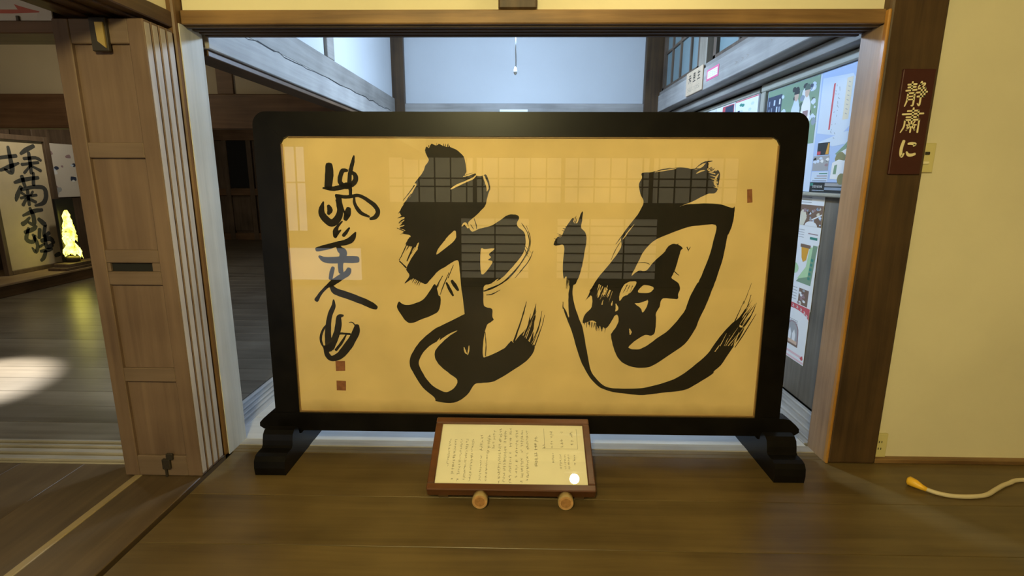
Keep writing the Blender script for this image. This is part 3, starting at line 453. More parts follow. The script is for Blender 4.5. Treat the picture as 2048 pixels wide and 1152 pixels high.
# ------------------------------------------------------------------ opening: posts, lintel, walls
def post(name, x0, x1, y0, y1, z0, z1, mat, label, bev=0.012):
    b = MB(); b.box(x0, x1, y0, y1, z0, z1, bev, seg=2); return struct(name, b, mat, label)
LPO = post('trim_6', -1.56, -1.396, 2.232, 2.405, 0.0, 2.9, M['lintel_post'], 'left post of the opening, coloured as lit on the corridor side')
b = MB(); b.box(-1.3965, -1.392, 2.250, 2.403, 0.0, 1.905); b.build('lit_face', M['lit_face'], LPO, label='side face coloured pale as lit from the corridor')  # corridor light on this side is put into the paler colour
# right post: dark front, cheek coloured lighter as if lit from the corridor
RP = post('trim_7', 1.431, 1.655, 2.238, 2.405, 0.0, 2.9, M['post'], 'thick dark post right of the opening')
b = MB(); b.box(1.4265, 1.4315, 2.262, 2.402, 0.0, 1.90); b.build('lit_cheek_face', M['cheek'], RP, label='side face coloured lighter as lit from the corridor')
b = MB(); b.box(1.424, 1.437, 2.2365, 2.262, 0.0, 1.952, 0.004)  # warm lamp glow on the corner is put into its orange colour
b.build('lit_edge_strip', wood('orange_edge_wood', (0.26, 0.11, 0.015), (0.46, 0.23, 0.05), 'z', 0.35), RP, label='corner coloured orange-brown as lit by the warm lamp')
b = MB(); b.box(-1.392, 1.431, 2.262, 2.45, 1.905, 1.958, 0.004)
LT = struct('trim_8', b, M['lintel'], 'brown lintel across the opening')
for y in (2.30, 2.345, 2.39, 2.435):
    g = MB(); g.box(-1.39, 1.43, y-0.012, y+0.012, 1.8985, 1.906, 0.002); g.build('groove_strip', M['lintel_dark'], LT)
b = MB(); b.box(-1.392, 1.431, 2.285, 2.37, 1.957, 2.9)
struct('wall_front', b, M['plaster'], 'cream plaster above the lintel')
b = MB(); b.box(-0.102, 0.052, 2.255, 2.33, 1.958, 2.9, 0.006); struct('trim_9', b, M['post'], 'short dark post standing on the lintel')
b = MB(); b.box(1.65, 4.3, 2.275, 2.40, 0.0, 2.9); struct('wall_right', b, M['plaster'], 'cream plaster wall right of the dark post')
b = MB(); b.box(1.655, 4.3, 2.245, 2.28, 0.0, 0.022, 0.003); struct('baseboard_right', b, M['lintel'], 'thin wooden skirting below the cream wall')
# beam and plaster over the sill on the left, running towards the camera
b = MB(); b.box(-1.72, -1.408, -3.2, 2.235, 1.885, 1.945, 0.004); LB = struct('trim_10', b, M['beam_y'], 'dark beam running towards the viewer above the panelled doors')
for x in (-1.47, -1.55, -1.63):
    g = MB(); g.box(x-0.014, x+0.014, -3.1, 2.225, 1.876, 1.886, 0.002); g.build('groove_strip', M['beam_y'], LB)
b = MB(); b.box(-1.54, -1.425, -3.2, 2.26, 1.944, 2.9); struct('wall_left', b, M['plaster'], 'cream plaster above the left beam')
# front of the hall: kamoi, boards above
b = MB(); b.box(-6.5, -1.60, 2.16, 2.34, 1.845, 1.892, 0.004); struct('trim_11', b, M['beam_x'], 'brown lintel across the hall opening')
b = MB(); b.box(-6.5, -1.56, 2.29, 2.36, 1.89, 2.9); struct('wall_hall_front', b, M['beam_x'], 'dark boards above the hall lintel')

# ------------------------------------------------------------------ corridor behind the screen
b = MB(); b.box(-1.289, 1.301, 6.0, 6.08, 2.09, 2.9); struct('wall_back', b, M['plaster_white'], 'white plaster at the end of the corridor')
b = MB(); b.box(-1.44, -1.289, 5.93, 6.09, 0, 2.9, 0.008); struct('trim_12', b, M['post'], 'dark post in the left end corner of the corridor')
b = MB(); b.box(1.301, 1.535, 5.93, 6.09, 0, 2.9, 0.008); struct('trim_13', b, M['post'], 'dark post in the right end corner of the corridor')
b = MB(); b.box(-1.30, 1.31, 5.95, 6.08, 1.97, 2.09, 0.006); struct('trim_14', b, M['grey_x'], 'grey beam across the end of the corridor')
b = MB(); b.box(-1.30, 1.31, 6.02, 6.07, 0, 1.97); EW = struct('wall_back_lower', b, M['brown_dim'], 'dark boarded end wall below the grey beam')
# left side: two-piece grey beam with a crack line, plaster and studs above
b = MB(); b.box(-1.52, -1.388, 2.44, 5.96, 1.853, 1.989, 0.004); struct('trim_15', b, M['grey_beam'], 'long grey weathered beam, left side of the corridor')
b = MB(); b.box(-1.52, -1.396, 2.44, 5.96, 1.990, 2.139, 0.004); CB = struct('trim_16', b, M['grey_beam_dim'], 'grey upper beam above the crack, left side of the corridor')
b = MB()
px = 2.5; z = 1.985
while px < 5.6:                                           # the shrinkage crack
    nx = px + random.uniform(0.05, 0.16); nz = 1.985 + random.uniform(-0.010, 0.010)
    w = random.uniform(0.0015, 0.004)
    b.face([(-1.3872, px, z-w), (-1.3872, nx, nz-w), (-1.3872, nx, nz+w), (-1.3872, px, z+w)])
    px, z = nx, nz
b.build('crack', M['black'], CB)
b = MB(); b.box(-1.52, -1.42, 2.42, 5.95, 2.13, 2.9); struct('wall_corridor_left', b, M['plaster_white'], 'white plaster above the left corridor beam')
b = MB(); b.box(-1.47, -1.394, 3.95, 4.09, 2.139, 2.9, 0.004); struct('trim_17', b, M['grey_beam_dim'], 'short grey-brown stud in the left corridor wall')
b = MB(); b.box(-1.53, -1.405, 2.46, 5.95, 1.825, 1.854, 0.003); struct('trim_18', b, M['beam_y'], 'brown grooved rail below the left grey beam')
# right side
b = MB(); b.box(1.452, 1.62, 2.40, 5.96, 2.0, 2.168, 0.004); struct('trim_19', b, M['grey_beam'], 'long grey beam with worn grain marks, right side of the corridor')
mk = MB()
for y, z, l in ((3.04, 2.122, .05), (3.30, 2.094, .03), (3.62, 2.082, .05), (3.70, 2.080, .05), (3.80, 2.076, .06)):
    mk.face([(1.4515, y, z), (1.4515, y+l, z+.014), (1.4515, y+l*1.1, z+.017), (1.4515, y+.012, z-.003)])
    mk.face([(1.4515, y, z), (1.4515, y+l*.8, z-.008), (1.4515, y+l*.8, z-.011), (1.4515, y+.01, z-.005)])
mk.build('grain_mark', M['post_grey'], bpy.data.objects['trim_19'])
b = MB(); b.box(1.552, 1.66, 2.40, 5.96, 1.932, 1.986, 0.003); struct('trim_20', b, M['grey_beam_dim'], 'narrow grey rail below the right corridor beam')
b = MB(); b.box(1.58, 1.66, 2.40, 5.96, 1.985, 2.001); struct('trim_21', b, M['beam_y'], 'dark groove between the right beam and rail')
b = MB(); b.box(1.70, 1.76, 2.40, 6.0, 0.0, 2.0); WR = struct('wall_corridor_right', b, M['black'], 'grey board wall behind the posters')
for i in range(9):
    g = MB(); g.box(1.672, 1.702, 2.402+0.4*i, 2.796+0.4*i, 0.0, 1.93, 0.004); g.build('board', M['grey_board'] if i % 3 else M['grey_board'], WR)
# clerestory windows, right
b = MB(); b.box(1.462, 1.60, 2.40, 5.95, 2.168, 2.203, 0.003); struct('trim_22', b, M['grey_beam_dim'], 'window sill on the right corridor beam')
def clerestory(name, y0, y1, muntins, bars, label):
    b = MB(); b.box(1.505, 1.512, y0, y1, 2.2, 2.9)
    w = struct(name, b, M['pane_teal'], label)
    for y in muntins[0]:
        g = MB(); g.box(1.475, 1.53, y-0.028, y+0.028, 2.2, 2.9, 0.003); g.build('stile', M['brown_dim'], w)
    for y in muntins[1]:
        g = MB(); g.box(1.485, 1.525, y-0.012, y+0.012, 2.2, 2.9, 0.002); g.build('muntin', M['brown_dim'], w)
    for z in bars:
        g = MB(); g.box(1.486, 1.524, y0, y1, z-0.012, z+0.012, 0.002); g.build('bar', M['brown_dim'], w)
    g = MB(); g.box(1.475, 1.53, y0, y1, 2.2, 2.235, 0.003); g.build('sash_rail', M['brown_dim'], w)
    return w
clerestory('window_1', 4.70, 5.93, ((5.86, 4.73), (5.60, 5.32, 5.00)), (2.57,), 'teal clerestory window with lattice, far end')
clerestory('window_2', 2.6, 4.38, ((4.35, 2.63), (3.9, 3.45, 3.0)), (2.57,), 'teal clerestory window with lattice, near end')
b = MB(); b.box(1.47, 1.62, 4.52, 4.70, 2.2, 2.9, 0.004); struct('trim_23', b, M['post_grey'], 'pale stud between the clerestory windows')
b = MB(); b.box(1.64, 1.70, 2.40, 6.0, 2.0, 2.9); struct('wall_corridor_upper', b, M['black'])

# ------------------------------------------------------------------ hall at the left and behind
b = MB(); b.box(-6.6, -1.45, 4.97, 5.10, 1.735, 2.04, 0.006); struct('trim_24', b, M['beam_x'], 'wide brown crossbeam across the hall')
b = MB(); b.box(-6.6, -1.45, 5.01, 5.06, 2.04, 2.9); struct('wall_hall_upper', b, M['plaster_hall'], 'dim plaster above the hall crossbeam')
for i, x in enumerate((-2.73, -4.12, -5.5)):
    b = MB(); b.box(x-0.075, x+0.075, 4.99, 5.08, 2.04, 2.9, 0.004); struct('trim_%d' % (25+i), b, M['beam_x'], 'short dark stud above the hall crossbeam, %s' % ('nearest the corridor', 'middle one', 'far left one')[i])
b = MB(); b.box(-6.66, -6.50, -3.3, 11.2, 0, 2.9); struct('wall_hall_left', b, M['brown_dim'], 'dark side wall of the hall')
b = MB(); b.box(-6.6, 1.8, 10.9, 11.0, 0, 2.9); FW = struct('wall_hall_back', b, M['brown_dim'], 'dark far wall of the hall')
b = MB(); b.box(-6.5, -1.3, 10.82, 10.9, 2.02, 2.26, 0.004); b.build('rail', M['beam_x'], FW)
b = MB(); b.box(-6.5, -1.3, 10.84, 10.9, 0.92, 1.06, 0.004); b.build('rail', M['beam_x'], FW)
b = MB(); b.box(-6.5, -1.3, 10.84, 10.9, 0.0, 0.14, 0.004); b.build('rail', M['beam_x'], FW)
for x in (-6.08, -5.58, -5.36, -4.7, -4.0):
    b = MB(); b.box(x-0.05, x+0.05, 10.83, 10.9, 0.0, 2.05, 0.004); b.build('stile', M['brown_dim'], FW)
b = MB(); b.box(-6.03, -5.63, 10.86, 10.895, 1.08, 2.03); b.build('opening', M['black'], FW, label='black unlit opening')
for x in (-5.85, -5.13, -4.35):
    b = MB(); b.box(x-0.2, x+0.2, 10.87, 10.9, 0.18, 0.88, 0.01); b.build('panel', M['brown_dim'], FW)
b = MB(); b.box(1.70, 1.8, 6.0, 11.0, 0, 2.9); struct('wall_hall_right', b, M['brown_dim'])
b = MB(); b.box(-6.5, -5.62, 4.3, 8.6, 0.0, 0.13, 0.006); LG = struct('trim_28', b, M['beam_y'], 'low raised ledge along the hall wall')
b = MB(); b.box(-6.49, -5.60, 4.3, 8.6, 0.125, 0.15, 0.004); b.build('ledge_top', wood('pale_ledge_wood', (0.20, 0.13, 0.07), (0.34, 0.24, 0.14), 'y', 0.5), LG)

# ------------------------------------------------------------------ room behind the camera, ceiling
b = MB(); b.box(-6.6, 4.4, -3.45, -3.25, 0, 2.9); struct('wall_rear', b, M['brown_dim'], 'dark boarded wall behind the viewer')
b = MB(); b.box(4.3, 4.45, -3.4, 2.4, 0, 2.9); struct('wall_side', b, M['plaster'], 'cream wall at the far right of the front room')
b = MB(); b.box(-6.66, 4.45, -3.45, 11.2, 2.9, 3.0); struct('ceiling', b, M['ceiling'])
def shoji(name, x0, x1, z0, z1, nx, bars, stiles=(), mat='shoji', label=None, y=-3.25):
    b = MB(); b.box(x0, x1, y, y+0.006, z0, z1); w = struct(name, b, M[mat], label)
    for x in (x0, x1) + tuple(stiles):
        g = MB(); g.box(x-0.03, x+0.03, y-0.005, y+0.04, z0-0.03, z1+0.03, 0.003); g.build('stile', M['brown_dim'], w)
    for z in (z0, z1):
        g = MB(); g.box(x0, x1, y-0.005, y+0.04, z-0.03, z+0.03, 0.003); g.build('rail', M['brown_dim'], w)
    for i in range(1, nx):
        x = x0+(x1-x0)*i/nx
        g = MB(); g.box(x-0.010, x+0.010, y, y+0.025, z0, z1); g.build('muntin', M['brown_dim'], w)
    for z in bars:
        g = MB(); g.box(x0, x1, y, y+0.022, z-0.010, z+0.010); g.build('bar', M['brown_dim'], w)
    return w
shoji('window_3', -2.02, 3.2, 1.24, 1.95, 22, (1.62, 1.50), (-0.71, 0.60, 1.9), label='row of lit paper windows behind the viewer')
shoji('window_4', -0.95, 0.13, 0.10, 1.06, 2, [0.10+0.137*i for i in range(1, 7)], label='lit low paper door behind the viewer, left one')
shoji('window_5', 0.50, 2.05, 0.10, 1.06, 3, [0.10+0.137*i for i in range(1, 7)], label='lit low paper door behind the viewer, right one')
shoji('window_6', -4.6, -2.42, 0.05, 0.60, 1, (), mat='side_window', label='bright low window behind the viewer at the left')
shoji('window_7', -4.75, -3.22, 0.80, 2.1, 9, (1.55,), mat='side_window', label='bright barred window behind the viewer at the left')

# ------------------------------------------------------------------ lamps
RL = thing('ceiling_lamp', 'warm round ceiling lamp behind the viewer', 'lamp', (-0.35, -0.75, 2.60))
b = MB((-0.35, -0.75, 2.60)); b.lathe((-0.35, -0.75, 2.60), [(0.03, 0.30), (0.03, 0.14), (0.10, 0.12), (0.26, 0.05), (0.28, 0.0), (0.20, 0.01)], 24); b.build('lamp_shade', M['lamp_shade'], RL, smooth=True)
b = MB((-0.35, -0.75, 2.60)); b.lathe((-0.35, -0.75, 2.60), [(0.02, 0.02), (0.10, 0.0), (0.13, -0.05), (0.10, -0.11), (0.02, -0.14)], 20); b.build('globe', M['lamp_warm'], RL, smooth=True)
light('room_light', 'POINT', (0, 0, -0.26), ROOM_LAMP_W, WARM, 0.14, RL)
WL = thing('wall_lamp', 'small warm lamp on the plaster above the lintel', 'lamp', (0.45, 2.28, 2.42))
b = MB((0.45, 2.28, 2.42)); b.box(0.41, 0.49, 2.265, 2.285, 2.42, 2.50, 0.004); b.tube([(0.45, 2.27, 2.46), (0.45, 2.14, 2.475), (0.45, 2.10, 2.44)], 0.008); b.build('bracket', M['black'], WL)
b = MB((0.45, 2.28, 2.42)); b.lathe((0.45, 2.10, 2.40), [(0.015, 0.04), (0.03, 0.02), (0.04, -0.01), (0.03, -0.045), (0.01, -0.06)], 16); b.build('bulb', M['lamp_bulb'], WL, smooth=True)
b = MB((0.45, 2.28, 2.42)); b.box(0.37, 0.53, 2.150, 2.156, 2.31, 2.48, 0.002); b.build('light_shield', M['black'], WL)  # added plate that keeps the bulb's light off the plaster behind
CL = thing('pendant_lamp', 'cool white corridor lamp with a pull cord', 'lamp', (-0.06, 4.27, 2.66))
q = (-0.06, 4.27, 2.66)
b = MB(q); b.lathe(q, [(0.02, 0.24), (0.02, 0.06), (0.08, 0.05), (0.24, 0.02), (0.26, 0.0)], 28); b.build('lamp_shade', M['lamp_shade'], CL, smooth=True)
b = MB(q); b.tube([(q[0]+0.17*math.cos(t*math.pi/12), q[1]+0.17*math.sin(t*math.pi/12), q[2]-0.03) for t in range(25)], 0.016, 10); b.build('ring_tube', M['lamp_cool'], CL, smooth=True)
b = MB(q); b.tube([(-0.06, 4.27, 2.66), (-0.062, 4.27, 2.4), (-0.058, 4.27, 2.135)], [0.004, 0.004, 0.005], 8); b.build('pull_cord', M['cord_white'], CL)
b = MB(q); b.lathe((-0.062, 4.27, 2.075), [(0.003, 0.0), (0.012, 0.010), (0.015, 0.025), (0.011, 0.045), (0.004, 0.062)], 12); b.build('tassel', M['tassel'], CL, smooth=True)
light('corridor_light', 'POINT', (0, 0, -0.08), CORRIDOR_LAMP_W, COOL, 0.15, CL)
HL = thing('hall_fill', 'unseen dim warm lamp added to brighten the hall', 'lamp', (-3.9, 3.5, 2.74))  # unseen lamp, added to brighten the hall
b = MB((-3.9, 3.5, 2.74)); b.lathe((-3.9, 3.5, 2.74), [(0.03, 0.16), (0.03, 0.06), (0.2, 0.04), (0.22, 0.0)], 20); b.build('lamp_shade', M['lamp_shade'], HL, smooth=True)  # shade of the added hall lamp
b = MB((-3.9, 3.5, 2.74)); b.lathe((-3.9, 3.5, 2.74), [(0.02, 0.02), (0.10, 0.0), (0.12, -0.04), (0.02, -0.10)], 16); b.build('globe', M['lamp_warm'], HL, smooth=True)  # globe of the added hall lamp
light('hall_fill_light', 'POINT', (0, 0, -0.2), HALL_FILL_W, (1.0, 0.86, 0.62), 0.12, HL)
AL = thing('alcove_fill', 'unseen small lamp added to light the hall ledge, hidden by the crossbeam', 'lamp', (-5.1, 6.1, 2.88))  # unseen lamp, added to brighten the calligraphy panel
q = (-5.1, 6.1, 2.88)
b = MB(q); b.tube([(-5.1, 6.1, 2.88), (-5.1, 6.1, 2.62)], 0.008); b.lathe(q, [(0.02, -0.24), (0.09, -0.32), (0.10, -0.34), (0.08, -0.335)], 16); b.build('lamp_shade', M['iron'], AL)  # shade of the added alcove lamp
light('alcove_fill_light', 'POINT', (0, 0, -0.38), ALCOVE_FILL_W, (1.0, 0.90, 0.68), 0.06, AL)
q = (-4.3, -0.6, 2.66)
SL = thing('side_fill', 'unseen dim lamp added over the left front floor to brighten that side', 'lamp', q)  # unseen lamp, added to brighten the arrow sign and the door front
b = MB(q); b.lathe(q, [(0.03, 0.24), (0.03, 0.06), (0.2, 0.04), (0.22, 0.0)], 20); b.build('lamp_shade', M['lamp_shade'], SL, smooth=True)  # shade of the added side lamp
b = MB(q); b.lathe(q, [(0.02, 0.02), (0.10, 0.0), (0.12, -0.04), (0.02, -0.10)], 16); b.build('globe', M['lamp_shade'], SL, smooth=True)  # globe of the added side lamp
light('side_fill_light', 'POINT', (0, 0, -0.25), SIDE_FILL_W, (1.0, 0.84, 0.62), 0.12, SL)
HS = light('hall_spot', 'SPOT', (-4.75, 4.8, 2.5), HALL_SPOT_W, (1.0, 0.92, 0.78), 0.10, spot_size=math.radians(14), spot_blend=0.35)
HS.rotation_euler = (Vector((-3.50, 3.10, 0)) - Vector((-4.75, 4.8, 2.5))).to_track_quat('-Z', 'Y').to_euler()

# ------------------------------------------------------------------ standing screen
TILT = math.radians(-1.7)
SX, SY, SZ = 0.03, 2.29, 0.09
SC = thing('standing_screen', 'large black lacquered standing screen framing two huge brushed characters on gold paper', 'screen', (SX, SY, 0))
CT, ST = math.cos(TILT), math.sin(TILT)
def scr(u, v, w=0.0):
    """screen panel coordinates (right, up, towards the viewer) -> local coordinates of the thing"""
    return (u, -ST*v - CT*w, SZ + CT*v - ST*w)
def scr_prism(mb, loop, w0, w1, mat=None):
    k = mb._mi(mat)
    A = [mb.bm.verts.new(scr(p[0], p[1], w0)) for p in loop]; B = [mb.bm.verts.new(scr(p[0], p[1], w1)) for p in loop]
    n = len(loop)
    for i in range(n): mb.bm.faces.new((A[i], A[(i+1) % n], B[(i+1) % n], B[i]))
    for t in tessellate_polygon([[Vector((p[0], p[1], 0)) for p in loop]]):
        mb.bm.faces.new([A[i] for i in t]); mb.bm.faces.new([B[i] for i in reversed(t)])
OL, OR, OT, OB = -1.203, 1.187, 1.487, 0.022
IL, IR, IT, IB = -1.089, 1.073, 1.385, 0.108
D0, D1 = -0.055, 0.0
def soften(mb, off):
    es = [e for e in mb.bm.edges if len(e.link_faces) == 2 and e.calc_face_angle(0) > 0.9]
    bmesh.ops.bevel(mb.bm, geom=es, offset=off, segments=2, affect='EDGES', profile=0.5)
def arc(cx, cy, r, a0, a1, n=7):
    return [(cx+r*math.cos(math.radians(a0+(a1-a0)*i/(n-1))), cy+r*math.sin(math.radians(a0+(a1-a0)*i/(n-1)))) for i in range(n)]
R_, C_ = 0.058, 0.034
# stiles and top rail meet in a mitre; the inner upper corners are cut off at a slant
b = MB(); scr_prism(b, [(OL, OB+0.05), (IL, OB+0.05), (IL, IT-C_), (IL+C_*0.35, IT-C_*0.35), ] + [(OL+0.017, OT-0.017)] + arc(OL+R_, OT-R_, R_, 135, 180, 5), D0, D1); soften(b, 0.004); b.build('stile', M['lacquer'], SC)
b = MB(); scr_prism(b, [(OR, OB+0.05), (IR, OB+0.05), (IR, IT-C_), (IR-C_*0.35, IT-C_*0.35), (OR-0.017, OT-0.017)] + arc(OR-R_, OT-R_, R_, 45, 0, 5), D0, D1); soften(b, 0.004); b.build('stile', M['lacquer'], SC)
b = MB(); scr_prism(b, [(IL+C_*0.35+0.001, IT-C_*0.35), (IL+C_, IT), (IR-C_, IT), (IR-C_*0.35-0.001, IT-C_*0.35), (OR-0.016, OT-0.017)] + arc(OR-R_, OT-R_, R_, 45, 90, 5) + arc(OL+R_, OT-R_, R_, 90, 135, 5), D0, D1); soften(b, 0.004); b.build('top_rail', M['lacquer'], SC)
# bottom rail with scrolled ends
def nose(s):
    pts = [(0, IB), (1.205, IB), (1.235, IB-0.006), (1.262, IB-0.030), (1.280, IB-0.050), (1.281, 0.040), (1.262, 0.026), (1.235, 0.024), (1.215, 0.034), (1.200, 0.022), (1.188, -0.002), (1.165, -0.006), (1.145, 0.010), (1.13, 0.020), (0, 0.020)]
    return [(s*a, c) for a, c in pts]
lp = nose(1) + list(reversed(nose(-1)))[1:-1]
b = MB(); scr_prism(b, lp, D0-0.015, D1+0.006); b.build('bottom_rail', M['lacquer'], SC)
# backing board, fillet, paper
b = MB(); scr_prism(b, [(IL-0.03, IB-0.02), (IR+0.03, IB-0.02), (IR+0.03, IT+0.03), (IL-0.03, IT+0.03)], -0.040, -0.020); b.build('backing_board', M['fillet'], SC)
b = MB()
for (u0, v0, u1, v1) in ((IL-0.001, IB, IL+0.005, IT-C_), (IR-0.005, IB, IR+0.001, IT-C_), (IL+C_, IT-0.006, IR-C_, IT+0.001), (IL, IB-0.001, IR, IB+0.005)):
    scr_prism(b, [(u0, v0), (u1, v0), (u1, v1), (u0, v1)], -0.018, -0.006)
b.build('fillet', plain('gilt_fillet', (0.36, 0.22, 0.08), 0.45), SC)
CU, CV = -0.0075, 0.749
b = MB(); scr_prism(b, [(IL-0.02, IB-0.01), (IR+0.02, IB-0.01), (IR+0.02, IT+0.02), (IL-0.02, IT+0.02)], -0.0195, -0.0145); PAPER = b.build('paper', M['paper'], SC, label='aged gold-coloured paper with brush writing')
def ink3(du=0.0):
    return lambda x, y: scr(CU + x*0.0005, CV + y*0.0005, -0.0139 + du)
def jitter(pts, a): return [(p[0]+random.uniform(-a, a), p[1]+random.uniform(-a, a)) for p in pts]
def ink_mesh(d, name, label):
    mb = MB(); mb._mi(M['ink']); mb._mi(M['paper'])
    for pl in d['polys']:
        mb.poly([jitter(catmull(l, 4), 1.6) for l in pl], ink3(), M['ink'])
    for r in d['ribs']:
        rib_faces(mb, [(p[0], p[1], p[2]*4.6*d.get('k', 1)) for p in r], ink3(0.0001), M['ink'], 5, 1.2)
    for r in d['flecks']:
        rib_faces(mb, [(p[0], p[1], p[2]*4.2) for p in r], ink3(0.0002), M['paper'], 5, 1.5)
    return mb.build(name, None, PAPER, label=label)
ink_mesh(INK['right'], 'character', 'huge round brushed character')
ink_mesh(INK['left'], 'character', 'huge angular brushed character')
INK['sig']['k'] = 1.10
ink_mesh(INK['sig'], 'signature', 'narrow column of brushed signature characters')
for s in SEALS:
    mb = MB(); mb.poly([s], ink3(), M['seal'])
    mb.build('seal', None, PAPER, label='small reddish seal stamp')
b = MB(); scr_prism(b, [(IL, IB), (IR, IB), (IR, IT), (IL, IT)], -0.0062, -0.0060); b.build('glazing', M['glass'], SC)
# feet: scrolled blocks stepping up to the stile
prof = [(2.075, 0.0), (2.070, 0.035), (2.074, 0.066), (2.088, 0.084), (2.110, 0.090), (2.150, 0.090), (2.160, 0.098), (2.164, 0.120), (2.172, 0.146), (2.190, 0.160), (2.222, 0.164), (2.232, 0.150), (2.240, 0.118), (2.262, 0.108)]
full = prof + [(2*2.318-y, z) for y, z in reversed(prof)]
for x0, x1 in ((-1.180, -1.042), (1.108, 1.240)):
    b = MB((SX, SY, 0)); b.prism(full, x0, x1, 'x')
    es = [e for e in b.bm.edges if len(e.link_faces) == 2 and e.calc_face_angle(0) > 1.2]
    bmesh.ops.bevel(b.bm, geom=es, offset=0.004, segments=1, affect='EDGES')
    b.build('foot', M['lacquer'], SC)

# ------------------------------------------------------------------ caption board on two bamboo tubes
CA = math.radians(27.1)
KB = thing('caption_board', 'red-brown framed caption sheet lying tilted in front of the screen', 'notice', (-0.037, 1.895, 0.052), (CA, 0, 0))
L_, W_, T_ = 0.356, 0.690, 0.032      # up the slope, width, thickness
fw = 0.030
def kb_rail(x0, x1, y0, y1):
    b = MB(); b.box(x0, x1, y0, y1, -T_*1.05, T_*0.45, 0.004); b.build('frame_rail', M['frame_red'], KB)
kb_rail(-W_/2, W_/2, 0, fw); kb_rail(-W_/2, W_/2, L_-fw, L_)
kb_rail(-W_/2, -W_/2+fw, fw+0.0005, L_-fw-0.0005); kb_rail(W_/2-fw, W_/2, fw+0.0005, L_-fw-0.0005)
b = MB(); b.box(-W_/2+0.01, W_/2-0.01, 0.01, L_-0.01, -T_*0.7+0.002, -0.002); b.build('backing', M['fillet'], KB)
b = MB(); b.box(-W_/2+0.02, W_/2-0.02, 0.02, L_-0.02, -0.002, 0.001); SH = b.build('paper', M['mount'], KB)
def col_text(x, y0, y1, dens, size, rng, mat=M['print'], name='text_column'):
    mb = MB(); y = y0
    while y > y1:
        if rng.random() < dens:
            for k in range(rng.choice((3, 4, 5))):
                a = (x+rng.uniform(-.5, .1)*size, y-rng.uniform(0, 1)*size*0.9); l = rng.uniform(0.4, 0.9)*size
                if rng.random() < 0.55: r = [(a[0], a[1], size*0.13), (a[0]+l, a[1]+rng.uniform(-.1, .15)*size, size*0.11)]
                else: r = [(a[0]+l*0.5, a[1], size*0.13), (a[0]+l*0.5+rng.uniform(-.3, .3)*size, a[1]-l*0.7, size*0.09)]
                rib_faces(mb, r, lambda p, q: (p, q, 0.0014), mat, 1)
        y -= size*1.12
    if len(mb.bm.faces): mb.build(name, None, SH, kind='stuff')
rng = random.Random(3)
# columns read right to left, as on the sheet (fractions of the sheet width and height)
def kx(f): return -W_/2+fw + f*(W_-2*fw)
def ky(f): return L_-fw - f*(L_-2*fw)
for f, t0, t1, de, sz in ((0.915, .10, .30, .9, .013), (0.845, .10, .36, .8, .013), (0.775, .10, .38, .9, .011), (0.72, .33, .38, 1, .011),
        (0.925, .50, .66, 1, .008), (0.885, .50, .72, 1, .008), (0.86, .50, .72, 1, .008), (0.83, .50, .72, 1, .008), (0.78, .48, .64, 1, .009),
        (0.665, .20, .72, .85, .014), (0.605, .06, .93, .95, .011), (0.567, .06, .95, .85, .011), (0.53, .06, .93, .8, .011), (0.487, .06, .95, .8, .011),
        (0.450, .06, .95, .95, .012), (0.415, .06, .93, .95, .012), (0.37, .06, .40, .9, .011), (0.335, .18, .48, .9, .013), (0.33, .52, .92, 1, .008), (0.285, .18, .50, .9, .013), (0.29, .54, .92, 1, .008),
        (0.225, .26, .92, .9, .010), (0.185, .26, .92, .95, .010), (0.145, .26, .92, .95, .010), (0.105, .26, .92, .9, .010), (0.065, .26, .70, .95, .010)):
    col_text(kx(f), ky(t0), ky(t1), de, sz, rng)
b = MB()
for r in ([(0.725, .06), (0.725, .41)], [(0.725, .41), (0.955, .41)], [(0.955, .41), (0.955, .06)]):
    rib_faces(b, [(kx(r[0][0]), ky(r[0][1]), .0012), (kx(r[1][0]), ky(r[1][1]), .0012)], lambda p, q: (p, q, 0.0014), M['print'], 1)
b.build('title_box', None, SH)
b = MB(); b.box(-W_/2+fw-0.004, W_/2-fw+0.004, fw-0.004, L_-fw+0.004, 0.004, 0.0055); b.build('glazing', M['glass'], KB)
b = MB(); rot = Matrix.Rotation(-CA, 4, 'X')
b.box(-0.02, 0.02, 0.29, 0.31, -0.186, -0.020); b.build('back_strut', M['fillet'], KB)
for x in (-0.28, 0.28):
    b = MB(); b.box(x-0.02, x+0.02, 0.004, 0.024, -0.052, -0.020); b.build('front_foot', M['fillet'], KB)
for i, (x, lab) in enumerate(((-0.161, 'short cut bamboo stub stopping the caption board, left one'), (0.183, 'short cut bamboo stub stopping the caption board, right one'))):
    t = thing('bamboo_tube', lab, 'bamboo', (x, 1.856, 0.0316), (0, 0, 0), 'bamboo stops in front of the caption board')
    b = MB(); b.tube([(0, 0, 0), (0, 0.01, 0), (0, 0.032, 0)], [0.0305, 0.0315, 0.0315], 24); b.build('tube', M['bamboo'], t, smooth=False)
    b = MB(); b.tube([(0, -0.0012, 0), (0, 0.0002, 0)], [0.0285, 0.0298], 24); b.build('cut_face', M['bamboo_cut'], t)
    b = MB(); b.tube([(0, -0.0018, 0.001), (0, -0.0008, 0.001)], [0.020, 0.021], 20); b.build('pith', plain('bamboo_pith_%d' % i, (0.36, 0.17, 0.05), 0.8, vary=0.3, vscale=80), t)

